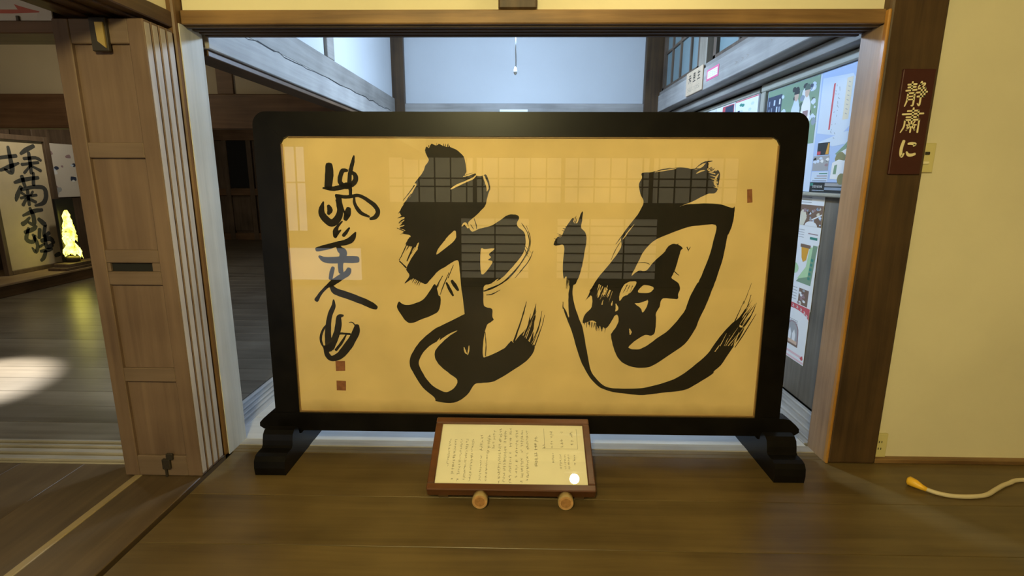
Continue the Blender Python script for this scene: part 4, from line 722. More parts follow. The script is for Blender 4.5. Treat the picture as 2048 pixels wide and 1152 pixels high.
# ------------------------------------------------------------------ stack of panelled sliding doors
DX0, DX1, DH = -1.742, -1.400, 1.868
def make_door(y, k):
    lab = ('wooden panelled sliding door with brass hook, front of the stack', 'second wooden sliding door, just behind the front panelled one', 'third wooden sliding door in the stack of four', 'rearmost wooden sliding door, next to the post')[k]
    d = thing('sliding_door', lab, 'door', (DX0, y, 0.0), group='stacked sliding doors')
    th = 0.0395; q = (DX0, y, 0)
    sx = 0.0 + 0.001*k
    for a, c in ((DX0, DX0+0.062), (DX1-0.062, DX1)):
        b = MB(q); b.box(a, c, y, y+th, 0.008, DH, 0.003); b.build('stile', M['door'], d)
    b = MB(q); b.box(DX1-0.0005, DX1+0.0012, y+0.006, y+th-0.006, 0.02, DH-0.01); b.build('lit_edge_face', M['door_edge'], d, label='door edge coloured pale as lit from the corridor')  # corridor light on the door edges is put into this pale colour
    if k == 0:
        rails = ((1.781, DH), (1.369, 1.427), (0.957, 1.010), (0.866, 0.921), (0.447, 0.508), (0.008, 0.103))
        pans = ((1.427, 1.781), (1.010, 1.369), (0.921, 0.957), (0.508, 0.866), (0.103, 0.447))
    else:
        rails = ((1.735, DH), (0.008, 0.085)); pans = ((0.085, 1.735),)
    for z0, z1 in rails:
        b = MB(q); b.box(DX0+0.0621, DX1-0.0621, y+0.001, y+th-0.002, z0, z1, 0.003); b.build('rail', M['door_rail'], d)
    for z0, z1 in pans:
        b = MB(q); b.box(DX0+0.055, DX1-0.055, y+0.016, y+0.022, z0-0.006, z1+0.006); b.build('panel', M['door'], d)
    if k == 0:
        # slotted hand pull
        b = MB(q); b.box(DX0+0.062, DX0+0.075, y+0.004, y+0.02, 0.9215, 0.9565, 0.002); b.box(DX1-0.096, DX1-0.062, y+0.004, y+0.02, 0.9215, 0.9565, 0.002); b.build('pull_surround', M['door_rail'], d)
        b = MB(q); b.box(DX0+0.072, DX1-0.095, y+0.0145, y+0.0165, 0.9215, 0.9565); b.build('pull_recess', M['black'], d, label='dark slot of the hand pull')
        # brass hook at the top
        b = MB(q); b.box(DX0+0.150, DX0+0.212, y-0.014, y+0.002, 1.752, 1.868, 0.002)
        hk = b.build('latch_case', M['iron'], d, label='dark iron latch')
        b = MB(q); b.prism([(DX0+0.176, 1.850), (DX0+0.205, 1.850), (DX0+0.206, 1.762), (DX0+0.178, 1.785)], y-0.020, y-0.0135, 'y'); b.build('latch_plate', M['brass'], hk, label='yellow brass plate')
        # bolt at the foot
        b = MB(q); b.box(DX0+0.176, DX0+0.212, y-0.012, y+0.002, 0.044, 0.092, 0.003); b.box(DX0+0.196, DX0+0.226, y-0.010, y+0.002, 0.088, 0.118, 0.003); b.box(DX0+0.184, DX0+0.193, y-0.010, y, 0.006, 0.046, 0.002)
        b.build('foot_bolt', M['iron'], d, label='small dark bolt at the foot')
    return d
for k in range(4): make_door(2.046 + 0.043*k, k)

# ------------------------------------------------------------------ quiet sign on the right post
SG = thing('sign', 'dark red wooden sign with three cream characters on the right post', 'sign', (1.576, 2.238, 1.32))
q = (1.576, 2.238, 1.32)
b = MB(q); b.box(1.507, 1.634, 2.226, 2.238, 1.32, 1.728, 0.002); b.build('board', M['sign_red'], SG)
def strokes(mb, ss, x0, z0, w, h, y, mat, lw):
    for s in ss:
        rib_faces(mb, [(x0+p[0]/100*w, z0+h-p[1]/100*h, lw*(p[2] if len(p) > 2 else 1)) for p in s], lambda a, c: (a, y, c), mat, 4)
SEI = [[(8, 12), (46, 9)], [(10, 23), (44, 20)], [(3, 36), (50, 31)], [(27, 1), (27, 34)], [(14, 46), (13, 75), (6, 97, .7)], [(14, 46), (43, 44)], [(43, 44), (43, 90, 1.1), (35, 94, .7)], [(15, 59, .8), (42, 57, .8)], [(15, 71, .8), (42, 69, .8)],
       [(68, 0, 1.1), (62, 12), (54, 22, .6)], [(62, 10), (84, 7), (74, 21, .8)], [(57, 27), (88, 24)], [(52, 43), (98, 39)], [(57, 59), (88, 56)], [(88, 24), (87, 58)], [(72, 24), (72, 90, 1.1), (61, 86, .6)]]
SHUKU = [[(24, 12), (74, 9)], [(74, 9), (72, 37)], [(3, 25), (97, 21)], [(22, 37), (74, 35)], [(49, 0, 1.1), (49, 97)], [(18, 48), (17, 75), (5, 98, .7)], [(18, 48), (82, 46)], [(82, 46), (82, 97, 1.1)], [(34, 54, .8), (40, 63, .8)], [(64, 53, .8), (57, 63, .8)], [(28, 68, .8), (72, 67, .8)], [(47, 69, .8), (30, 90, .6)], [(51, 69, .8), (68, 88, .8)], [(33, 72, .6), (33, 90, .6)], [(66, 72, .6), (66, 90, .6)]]
NI = [[(22, 8, 1.2), (15, 40, 1.3), (15, 72, 1.2), (22, 90, 1.1), (32, 74, .6)], [(48, 22, .8), (66, 20, 1.1), (86, 24, 1.2), (78, 33, .6)], [(46, 66, .7), (56, 80, 1.2), (74, 82, 1.2), (92, 76, 1)]]
for gi, (ss, z) in enumerate(((SEI, 1.584), (SHUKU, 1.484), (NI, 1.384))):
    mb = MB(q); strokes(mb, ss, 1.524 if gi < 2 else 1.532, z, 0.088 if gi < 2 else 0.074, 0.096 if gi < 2 else 0.074, 2.2255, M['sign_letters'], 0.0068 if gi < 2 else 0.0100); mb.build('character', None, SG)

# ------------------------------------------------------------------ switch, outlet, cable on the right
t = thing('light_switch', 'ivory switch plate partly behind the dark post', 'switch', (1.672, 2.275, 1.388)); q = (1.672, 2.275, 1.388)
b = MB(q); b.box(1.6385, 1.712, 2.264, 2.275, 1.328, 1.448, 0.003, seg=2); b.build('plate', M['plastic'], t)
b = MB(q); b.box(1.668, 1.688, 2.259, 2.264, 1.400, 1.412, 0.002); b.build('button', M['slot'], t, label='dark upper rocker edge')
b = MB(q); b.box(1.664, 1.690, 2.259, 2.264, 1.362, 1.374, 0.002); b.build('button', M['plastic_lite'], t, label='pale lower rocker')
t = thing('power_outlet', 'ivory wall outlet just above the skirting, beside the dark post', 'outlet', (1.684, 2.275, 0.082)); q = (1.684, 2.275, 0.082)
b = MB(q); b.box(1.656, 1.712, 2.262, 2.275, 0.023, 0.142, 0.003, seg=2); b.build('plate', M['plastic'], t)
for z in (0.062, 0.096):
    b = MB(q); b.box(1.672, 1.675, 2.2605, 2.263, z, z+0.010); b.box(1.684, 1.687, 2.2605, 2.263, z, z+0.010); b.build('socket', M['slot'], t)
t = thing('extension_cord', 'cream cable with a yellow plug end on the floor', 'cable', (1.70, 2.06, 0.0)); q = (1.70, 2.06, 0)
pts = catmull([(1.716, 2.030, 0.014), (1.750, 2.002, 0.010), (1.80, 1.982, 0.009), (1.87, 1.978, 0.009), (1.95, 1.992, 0.009), (2.03, 2.035, 0.009), (2.12, 2.080, 0.009), (2.25, 2.11, 0.009), (2.7, 2.06, 0.009), (3.4, 2.12, 0.009), (4.25, 2.05, 0.009)], 6, False)
b = MB(q); b.tube(pts, 0.009, 10); b.build('cord', M['cable'], t, smooth=True)
b = MB(q); b.tube([(1.684, 2.078, 0.021), (1.688, 2.072, 0.021), (1.700, 2.052, 0.020), (1.714, 2.032, 0.015), (1.726, 2.021, 0.012)], [0.012, 0.020, 0.018, 0.012, 0.0095], 14); b.build('plug', M['yellow'], t, smooth=True)

# ------------------------------------------------------------------ corridor notices (all face the corridor, normal -x)
def on_right(x): return lambda y, z: (x, y, z)
def quad(mb, X, y0, y1, z0, z1, mat): mb.poly([[(y0, z0), (y1, z0), (y1, z1), (y0, z1)]], on_right(X), mat)
def blob(mb, X, pts, mat): mb.poly([pts], on_right(X), mat)
t = thing('wooden_tag', 'small pale wooden plaque with dark characters on the right grey beam', 'sign', (1.452, 4.69, 2.10)); q = (1.452, 4.69, 2.10)
b = MB(q); b.box(1.438, 1.452, 4.485, 4.905, 2.006, 2.198, 0.004); b.build('plaque', M['tag_wood'], t)
mb = MB(q)
G3 = [[[(20, 15), (80, 15)], [(50, 2), (50, 40)], [(8, 40), (92, 40)], [(34, 44), (14, 92)], [(62, 44), (62, 96)], [(40, 60), (88, 74)]],
      [[(15, 12), (85, 12)], [(50, 0), (50, 95)], [(25, 30), (75, 30)], [(20, 52), (80, 52)], [(25, 30), (25, 70)], [(75, 30), (75, 70)], [(10, 92), (90, 92)]],
      [[(30, 5), (18, 30)], [(20, 25), (84, 25)], [(50, 5), (50, 90)], [(22, 55), (80, 55)], [(5, 90), (95, 90)]]]
for i, g in enumerate(G3):
    for s in g:
        rib_faces(mb, [(4.84-0.115*i-p[0]/100*0.085, 2.172-p[1]/100*0.075, 0.007) for p in s], on_right(1.4374), M['ink'], 2)
for i in range(11):
    y = 4.85-0.029*i
    for k in range(3):
        rib_faces(mb, [(y+rng.uniform(-.008, .004), 2.062-0.012*k, .0035), (y-0.013, 2.060-0.012*k+rng.uniform(-.004, .004), .003)], on_right(1.4374), M['ink_grey'], 1)
mb.build('lettering', None, t, kind='stuff')
t = thing('paper_label', 'white paper label with a pink border on the right grey beam', 'label', (1.452, 4.28, 2.09)); q = (1.452, 4.28, 2.09)
b = MB(q); b.box(1.4495, 1.452, 4.150, 4.408, 2.052, 2.134); b.build('border', M['pink'], t)
mb = MB(q); quad(mb, 1.4490, 4.172, 4.386, 2.066, 2.120, M['white_paper'])
for i in range(5):
    y = 4.365-0.042*i
    for k in range(3): rib_faces(mb, [(y, 2.108-0.014*k, .004), (y-0.024, 2.106-0.014*k+rng.uniform(-.008, .008), .003)], on_right(1.4486), M['p_grey'], 1)
mb.build('slip', None, t)
b = MB(); b.box(-0.255, 0.05, 5.944, 5.95, 2.004, 2.028, 0.001); tag(b.build('glint_strip', M['white_paper']), 'white strip standing in for the lamp glint on the grey beam at the end of the corridor', 'label')  # lamp reflection on the beam, built as a white strip

# near notice board
BX = 1.64
t = thing('notice_board', 'grey framed notice board on the right corridor wall', 'board', (BX, 3.05, 1.22)); q = (BX, 3.05, 1.22)
b = MB(q); b.box(BX+0.012, BX+0.03, 2.42, 3.80, 1.228, 1.90); b.build('board_panel', M['board_face'], t)
for args in ((2.42, 3.80, 1.875, 1.925), (2.42, 3.80, 1.205, 1.226)):
    b = MB(q); b.box(BX-0.012, BX+0.03, *args, 0.006); b.build('frame_rail', M['board_frame'], t)
b = MB(q); b.box(BX-0.012, BX+0.03, 3.735, 3.80, 1.226, 1.8745, 0.006); b.build('frame_stile', M['board_frame'], t)
X = BX+0.010; q = (X, 3.4, 1.3)
# poster with two figures in kimono
t = tag(thing('poster', '', '', q), 'poster photo of two figures in pale kimono under trees, in the notice board', 'poster')
mb = MB(q); mb.box(X, X+0.0015, 3.085, 3.733, 1.228, 1.873); mb.build('sheet', M['p_skylite'], t)
mb = MB(q); e = X-0.0006; e2 = X-0.0010; e3 = X-0.0014
quad(mb, e, 3.10, 3.725, 1.50, 1.868, M['p_mgreen']); quad(mb, e-0.00005, 3.53, 3.725, 1.50, 1.83, M['p_navy'])
for k in range(60):
    y = rng.choice((rng.uniform(3.12, 3.30), rng.uniform(3.12, 3.55))); z = rng.uniform(1.60, 1.85); r = rng.uniform(.012, .042)
    blob(mb, e-0.000006*k-0.0001, [(y+r*rng.uniform(.5, 1)*math.cos(a), z+r*.6*rng.uniform(.6, 1)*math.sin(a)) for a in [i*math.pi/4 for i in range(8)]], M[rng.choice(('p_dgreen', 'p_navy', 'p_black', 'p_mgreen', 'p_white', 'p_skylite', 'p_greyblue', 'p_skylite'))])
for k in range(5):
    for j in range(6):
        if rng.random() < .85: quad(mb, e2, 3.712-0.036*k-0.022, 3.712-0.036*k-rng.uniform(0, .008), 1.77-0.048*j, 1.80-0.048*j+rng.uniform(0, .008), M[rng.choice(('p_skylite', 'p_greyblue', 'p_white'))])
for (y, zt, c) in ((3.345, 1.845, 'p_skylite'), (3.225, 1.852, 'p_white')):
    blob(mb, e2-0.0002, [(y+0.02, zt-0.075), (y-0.02, zt-0.075), (y-0.05, zt-0.13), (y-0.055, zt-0.24), (y-0.04, 1.50), (y+0.045, 1.50), (y+0.055, zt-0.24), (y+0.05, zt-0.13)], M[c])
    blob(mb, e2-0.0003, [(y+0.026*math.cos(a), zt-0.055+0.033*math.sin(a)) for a in [i*math.pi/5 for i in range(10)]], M['p_skin'])
    blob(mb, e2-0.0004, [(y+0.032*math.cos(a), zt-0.040+0.028*math.sin(a)) for a in [i*math.pi/7-0.2 for i in range(9)]], M['p_black'] if y > 3.3 else M['p_dgreen'])
quad(mb, e2-0.0005, 3.195, 3.255, 1.655, 1.69, M['p_mauve']); quad(mb, e2-0.0005, 3.19, 3.25, 1.625, 1.645, M['p_navy'])
quad(mb, e2-0.0005, 3.32, 3.36, 1.56, 1.63, M['p_cream'])
mb.build('picture', None, t, kind='stuff')
# big blue poster
q = (X, 2.8, 1.3)
t = tag(thing('poster', '', '', q), 'sky-blue poster with red vertical line and white building, nearest in the notice board', 'poster')
mb = MB(q); mb.box(X-0.0005, X+0.0015, 2.425, 3.083, 1.228, 1.873); mb.build('sheet', M['p_sky'], t)
mb = MB(q); e = X-0.0012
blob(mb, e, [(3.07, 1.84), (3.07, 1.55), (2.85, 1.52), (2.72, 1.60), (2.70, 1.72), (2.80, 1.82)], M['p_skylite'])
blob(mb, e-0.0001, [(3.05, 1.50), (2.9, 1.47), (2.6, 1.49), (2.55, 1.53), (2.8, 1.54)], M['p_skylite'])
blob(mb, e-0.0003, [(2.960, 1.795), (2.944, 1.797), (2.948, 1.56), (2.963, 1.56)], M['p_red'])
quad(mb, e-0.0002, 2.795, 2.845, 1.60, 1.805, M['p_cream'])
for k in range(13):
    z = 1.785-0.022*k
    for y in (2.905, 2.935):
        if rng.random() < .75: rib_faces(mb, [(y+rng.uniform(-.006, .006), z+rng.uniform(-.008, .008), .004), (y-rng.uniform(.002, .014), z-rng.uniform(0, .014), .003)], on_right(e-0.0003), M['p_greyblue'], 1)
    if z > 1.61: rib_faces(mb, [(2.828, z, .004), (2.812, z-0.006, .003)], on_right(e-0.0003), M['p_grey'], 1)
blob(mb, e-0.0003, [(2.775, 1.535), (2.70, 1.575), (2.62, 1.61), (2.62, 1.56), (2.70, 1.545)], M['p_dred'])
# buildings and trees at the lower right
blob(mb, e-0.0002, [(2.87, 1.43), (2.80, 1.47), (2.72, 1.53), (2.64, 1.56), (2.58, 1.50), (2.58, 1.42), (2.8, 1.40)], M['p_mgreen'])
blob(mb, e-0.0003, [(2.78, 1.46), (2.74, 1.54), (2.70, 1.55), (2.69, 1.47)], M['p_dgreen'])
blob(mb, e-0.0004, [(2.86, 1.425), (2.80, 1.445), (2.70, 1.48), (2.62, 1.52), (2.50, 1.56), (2.45, 1.44), (2.62, 1.42)], M['p_white'])
blob(mb, e-0.0005, [(2.82+0.045*math.cos(a), 1.405+0.034*math.sin(a)) for a in [i*math.pi/5 for i in range(10)]], M['p_olive'])
blob(mb, e-0.0006, [(2.89, 1.30), (2.885, 1.385), (2.83, 1.40), (2.72, 1.385), (2.55, 1.42), (2.45, 1.40), (2.45, 1.29)], M['p_white'])
blob(mb, e-0.0007, [(2.868, 1.325), (2.862, 1.37), (2.838, 1.375), (2.84, 1.325)], M['p_mgreen'])
blob(mb, e-0.0008, [(2.79+0.035*math.cos(a), 1.30+0.03*math.sin(a)) for a in [i*math.pi/5 for i in range(10)]], M['p_olive'])
blob(mb, e-0.0007, [(2.66, 1.50), (2.60, 1.52), (2.62, 1.41), (2.69, 1.41)], M['p_pink2'])
# small night photo and lines of type on the left
quad(mb, e-0.0002, 2.93, 3.045, 1.43, 1.495, M['p_black'])
blob(mb, e-0.0004, [(2.945, 1.49), (2.932, 1.49), (2.932, 1.432), (2.962, 1.432)], M['p_orange'])
quad(mb, e-0.0004, 3.01, 3.044, 1.432, 1.45, M['p_red'])
quad(mb, e-0.0002, 2.92, 3.075, 1.345, 1.425, M['p_grey'])
for k in range(9):
    y = rng.uniform(2.93, 3.06); z = rng.uniform(1.35, 1.42)
    blob(mb, e-0.0003-0.00003*k, [(y+.022*rng.uniform(.5, 1)*math.cos(a), z+.012*rng.uniform(.5, 1)*math.sin(a)) for a in [i*math.pi/3 for i in range(6)]], M[rng.choice(('p_black', 'p_skylite', 'p_mauve', 'p_dgreen', 'p_white'))])
quad(mb, e-0.0002, 2.91, 3.075, 1.285, 1.34, M['p_skylite'])
for k in range(4): quad(mb, e-0.0003, 2.92, 3.06-0.02*k, 1.288+0.013*k, 1.293+0.013*k, M[('p_greyblue', 'p_grey', 'p_mauve', 'p_teal')[k]])
quad(mb, e-0.0005, 2.425, 3.08, 1.229, 1.282, M['p_black'])
quad(mb, e-0.0006, 2.74, 2.93, 1.262, 1.279, M['p_grey']); quad(mb, e-0.0006, 2.72, 2.93, 1.242, 1.256, M['p_greyblue'])
quad(mb, e-0.0006, 3.045, 3.075, 1.262, 1.278, M['p_teal'])
put_text(mb, '0120-1616-46', 0.022, lambda a, c: (e-0.0008, 3.05-a*0.78, 1.252+c), M['p_white'])
for k in range(10): rib_faces(mb, [(3.05-0.012*k, 1.238, .003), (3.044-0.012*k, 1.238, .004)], on_right(e-0.0008), M['p_skylite'], 1)
mb.build('picture', None, t, kind='stuff')

# column of small posters on the wall boards
X = 1.668
def small_poster(label, y0, y1, z0, z1, painter):
    q = (X, (y0+y1)/2, z0)
    t = thing('poster', label, 'poster', q, group='small posters below the notice board')
    mb = MB(q); mb.box(X, X+0.0015, y0, y1, z0, z1); mb.build('sheet', M['p_white'], t)
    mb = MB(q); painter(mb, X-0.0006, lambda f: y1-f*(y1-y0), lambda f: z1-f*(z1-z0)); mb.build('picture', None, t, kind='stuff')
def ptn1(mb, e, fy, fz):
    for k in range(3): quad(mb, e, fy(.62), fy(.30), fz(.10+.05*k), fz(.085+.05*k), M['p_grey'])
    quad(mb, e, fy(1), fy(0), fz(.66), fz(.24), M['p_brown'])
    for k in range(40):
        y = rng.uniform(.04, .96); z = rng.uniform(.26, .64); r = rng.uniform(.03, .09)
        blob(mb, e-0.0001-0.00001*k, [(fy(y+r*math.cos(a)*rng.uniform(.5, 1)), fz(z+r*.6*math.sin(a)*rng.uniform(.5, 1))) for a in [i*math.pi/3 for i in range(6)]], M[rng.choice(('p_mauve', 'p_brown', 'p_greyblue', 'p_skylite', 'p_black', 'p_grey', 'p_cream'))])
    blob(mb, e-0.0007, [(fy(.36), fz(.34)), (fy(.46), fz(.36)), (fy(.52), fz(.5)), (fy(.44), fz(.66)), (fy(.12), fz(.66)), (fy(.2), fz(.5))], M['p_cream'])
    blob(mb, e-0.0008, [(fy(.40), fz(.32)), (fy(.48), fz(.32)), (fy(.48), fz(.39)), (fy(.40), fz(.39))], M['p_mauve'])
    blob(mb, e-0.0008, [(fy(.68), fz(.52)), (fy(.98), fz(.40)), (fy(.98), fz(.43)), (fy(.70), fz(.54))], M['p_white'])
    blob(mb, e-0.0009, [(fy(.68+.20*math.cos(a)), fz(.66+.10*math.sin(a))) for a in [math.pi+i*math.pi/8 for i in range(9)]], M['p_white'])
    for k in range(4): quad(mb, e, fy(.5), fy(.12), fz(.76+.05*k), fz(.75+.05*k), M['p_grey'])
    quad(mb, e, fy(.93), fy(.63), fz(.82), fz(.80), M['p_mauve']); quad(mb, e, fy(.93), fy(.70), fz(.92), fz(.87), M['p_teal'])
def ptn2(mb, e, fy, fz):
    blob(mb, e, [(fy(.02), fz(.02)), (fy(.22), fz(.02)), (fy(.24), fz(.18)), (fy(.03), fz(.26))], M['p_lgreen'])
    blob(mb, e, [(fy(.40), fz(.62)), (fy(.9), fz(.62)), (fy(.98), fz(.02)), (fy(.84), fz(.02)), (fy(.74), fz(.38))], M['p_mgreen'])
    blob(mb, e-0.0001, [(fy(.42), fz(.58)), (fy(.78), fz(.50)), (fy(.84), fz(.05)), (fy(.74), fz(.06)), (fy(.68), fz(.36))], M['p_lgreen'])
    blob(mb, e-0.0002, [(fy(.26+.18*math.cos(a)), fz(.42+.09*math.sin(a))) for a in [i*math.pi/6 for i in range(12)]], M['p_lgreen'])
    blob(mb, e-0.0002, [(fy(.45), fz(.06)), (fy(.72), fz(.06)), (fy(.66), fz(.26)), (fy(.56), fz(.30)), (fy(.50), fz(.24))], M['p_orange'])
    quad(mb, e-0.0003, fy(.76), fy(.42), fz(.08), fz(.03), M['p_brown'])
    for k in range(5): quad(mb, e-0.0003, fy(.90-.01*k), fy(.82-.01*k), fz(.26+.07*k), fz(.22+.07*k), M['p_teal'])
    quad(mb, e, fy(.88), fy(.55), fz(.95), fz(.70), M['p_brown'])
    for k in range(14):
        y = rng.uniform(.56, .86); z = rng.uniform(.71, .94)
        blob(mb, e-0.0001-0.00001*k, [(fy(y+.05*math.cos(a)), fz(z+.02*math.sin(a))) for a in [i*math.pi/3 for i in range(6)]], M[rng.choice(('p_cream', 'p_mauve', 'p_grey', 'p_black', 'p_white'))])
    for k in range(5): quad(mb, e, fy(.48), fy(.08), fz(.72+.045*k), fz(.71+.045*k), M['p_grey'])
    blob(mb, e-0.0001, [(fy(.12+.10*math.cos(a)), fz(.56+.05*math.sin(a))) for a in [i*math.pi/4 for i in range(8)]], M['p_grey'])
def ptn3(mb, e, fy, fz):
    up = [(fy(.5+.52*math.cos(a)), fz(.24-.15*math.sin(a))) for a in [math.pi*i/14 for i in range(15)]]
    mb.poly([[(fy(0), fz(0)), (fy(1), fz(0)), (fy(1), fz(.24))] + up[1:-1] + [(fy(0), fz(.24))]], on_right(e), M['p_red'])
    V = 8
    for k in range(V):
        a = math.pi*(V-k-.5)/V*0.8+.3; y = .5+.47*math.cos(a); z = .20-.155*math.sin(a)
        for j in range(2):
            rib_faces(mb, [(fy(y-.025), fz(z-.015+.03*j), .004), (fy(y+.03), fz(z+.0+.02*j), .004)], on_right(e-0.0003), M['p_white'], 1)
        rib_faces(mb, [(fy(y), fz(z-.02), .004), (fy(y), fz(z+.025), .004)], on_right(e-0.0003), M['p_white'], 1)
    def dome(s): return [(fy(.5+.20*s*math.cos(a)), fz(.50-.17*s*math.sin(a))) for a in [math.pi*i/10 for i in range(11)]] + [(fy(.5-.22*s), fz(.70)), (fy(.5+.22*s), fz(.70))]
    blob(mb, e-0.0001, dome(1.12), M['p_mauve']); blob(mb, e-0.0002, dome(.92), M['p_grey'])
    for y in (.42, .57):
        blob(mb, e-0.0003, [(fy(y-.05), fz(.68)), (fy(y-.06), fz(.55)), (fy(y), fz(.46)), (fy(y+.06), fz(.55)), (fy(y+.05), fz(.68))], M['p_white'])
    quad(mb, e-0.0004, fy(.74), fy(.27), fz(.755), fz(.70), M['p_brown'])
    quad(mb, e-0.0005, fy(.70), fy(.31), fz(.72), fz(.66), M['p_skin'])
    for k in range(3): quad(mb, e-0.0003, fy(.66), fy(.34), fz(.30+.025*k), fz(.29+.025*k), M['p_grey'])
    quad(mb, e, fy(.94), fy(.04), fz(.90), fz(.86), M['p_pink2']); quad(mb, e, fy(.99), fy(.02), fz(.985), fz(.95), M['p_pink2'])
    blob(mb, e-0.0001, [(fy(.86), fz(.90)), (fy(.94), fz(.84)), (fy(.97), fz(.90)), (fy(.93), fz(.93))], M['p_red'])
small_poster('small white poster with a crowd photo, topmost below the notice board', 2.945, 3.28, 0.935, 1.222, ptn1)
small_poster('small white poster with green leaves and a drink, middle of the column', 2.95, 3.27, 0.545, 0.935, ptn2)
small_poster('small white poster with a red arch banner, lowest of the column', 2.955, 3.28, 0.215, 0.560, ptn3)

# far notice board and its posters
t = thing('notice_board', 'far notice board partly hidden by the screen, beyond the grey framed one', 'board', (1.66, 4.6, 1.22)); q = (1.66, 4.6, 1.22)
b = MB(q); b.box(1.652, 1.671, 3.86, 5.3, 1.22, 1.885, 0.003); b.build('board_panel', M['board_face'], t)
b = MB(q); b.box(1.645, 1.672, 3.86, 5.3, 1.885, 1.915, 0.004); b.build('frame_rail', M['board_frame'], t)
X = 1.650
def far_poster(label, y0, y1, paint):
    q = (X, y0, 1.25); t = thing('poster', label, 'poster', q, group='posters on the far notice board')
    mb = MB(q); mb.box(X, X+0.0015, y0, y1, 1.25, 1.882); mb.build('sheet', M['p_white'], t)
    mb = MB(q); paint(mb, X-0.0006, y0, y1); mb.build('picture', None, t, kind='stuff')
def fp1(mb, e, y0, y1):
    quad(mb, e, y0, y1, 1.872, 1.88, M['p_red'])
    for k in range(9):
        y = rng.uniform(y0+.05, y1-.05); z = rng.uniform(1.73, 1.85)
        blob(mb, e-0.0001-0.00001*k, [(y+.03*math.cos(a), z+.012*math.sin(a)) for a in [i*math.pi/3 for i in range(6)]], M[rng.choice(('p_navy', 'p_teal', 'p_skylite'))])
def fp2(mb, e, y0, y1):
    quad(mb, e, y0+.02, y0+.26, 1.80, 1.875, M['p_red']); quad(mb, e-0.0001, y0+.03, y0+.2, 1.81, 1.868, M['p_navy'])
    for k in range(6):
        quad(mb, e, y0+.06+.05*k, y0+.09+.05*k, 1.71, 1.78, M[rng.choice(('p_teal', 'p_greyblue', 'p_skylite'))])
far_poster('white poster with red top edge, nearest on the far notice board', 3.88, 4.28, fp1)
far_poster('white poster with a red-bordered photo, second on the far notice board', 4.29, 4.70, fp2)
far_poster('white poster mostly hidden by the screen, third on the far notice board', 4.71, 5.2, lambda mb, e, a, c: quad(mb, e, a+.1, c-.1, 1.78, 1.85, M['p_skylite']))

# ------------------------------------------------------------------ hall things on the left
# upright framed calligraphy on the ledge
t = thing('calligraphy_panel', 'tall framed sheet with five brushed characters leaning on the hall ledge', 'calligraphy', (-6.03, 6.28, 0.15)); q = (-6.03, 6.28, 0.15)
PY0, PY1, PZ0, PZ1 = 5.93, 6.645, 0.20, 1.715
b = MB(q); b.box(-6.05, -6.035, PY0, PY1, PZ0, PZ1); SHP = b.build('paper', plain('dull_cream_paper', (0.60, 0.50, 0.33), 0.8, vary=0.1, vscale=4), t)
for a in ((PY0-0.05, PY0, 0.15, PZ1+0.06), (PY1, PY1+0.075, 0.15, PZ1+0.06)):
    b = MB(q); b.box(-6.06, -6.0, *a, 0.004); b.build('frame_stile', M['brown_dim'], t)
for a in ((PY0, PY1, PZ1, PZ1+0.06), (PY0, PY1, 0.15, PZ0)):
    b = MB(q); b.box(-6.06, -6.0, *a, 0.004); b.build('frame_rail', M['brown_dim'], t)
def pnl(x, y):       # sheet drawing units (x 0..100 across, y 0..215 down) -> scene
    return (-6.034, PY0+(PY1-PY0)*x/100, PZ1-(PZ1-PZ0)*y/215)
CH = [
 [[(14, 30, 7), (46, 26, 7)], [(34, 12, 6), (34, 46, 10), (30, 54, 8), (20, 48, 4)], [(12, 50, 6), (30, 44, 8), (48, 38, 5)], [(84, 8, 8), (66, 16, 9), (56, 22, 6)], [(60, 30, 6), (84, 28, 7), (94, 32, 6)], [(72, 20, 7), (70, 54, 8)], [(54, 40, 6), (88, 36, 6)], [(70, 42, 5), (56, 54, 6)], [(73, 42, 5), (90, 50, 7)]],
 [[(34, 70, 6), (50, 66, 8), (82, 62, 7)], [(50, 60, 8), (52, 76, 7)], [(74, 54, 6), (70, 74, 8)], [(44, 78, 8), (34, 92, 9), (30, 100, 5)], [(44, 82, 7), (70, 78, 8), (90, 80, 9), (92, 94, 10), (84, 106, 9), (66, 110, 5)], [(56, 84, 7), (54, 108, 7)], [(40, 96, 6), (72, 92, 6)], [(44, 88, 6), (50, 92, 5)], [(66, 86, 5), (60, 92, 5)], [(42, 108, 7), (52, 98, 6), (68, 104, 7)]],
 [[(38, 126, 5), (58, 120, 9), (78, 118, 7)], [(54, 114, 6), (58, 128, 9), (56, 142, 9), (46, 138, 5)], [(34, 140, 9), (42, 136, 8), (50, 130, 5)], [(68, 134, 8), (76, 142, 11), (80, 146, 7)]],
 [[(36, 154, 8), (54, 150, 9), (60, 146, 6)], [(44, 148, 6), (36, 166, 9), (48, 172, 8), (54, 162, 6)], [(50, 160, 6), (56, 178, 8), (50, 190, 8), (44, 182, 4)], [(66, 152, 8), (62, 166, 8)], [(78, 148, 8), (72, 164, 8), (84, 160, 8)], [(66, 172, 9), (84, 170, 10), (90, 178, 8)], [(74, 164, 7), (74, 184, 9), (86, 182, 9)], [(60, 182, 6), (70, 178, 5)]],
 [[(60, 190, 6), (74, 190, 9), (84, 189, 6)], [(70, 192, 8), (64, 202, 9), (58, 206, 7)], [(90, 202, 8), (98, 200, 10)]]]
for g in CH:
    mb = MB(q)
    for s in g: rib_faces(mb, [(6+p[0]*0.92, p[1], p[2]*0.88) for p in s], lambda a, c: pnl(a, c), M['ink_grey'], 4, 0.3)
    mb.build('character', None, SHP)
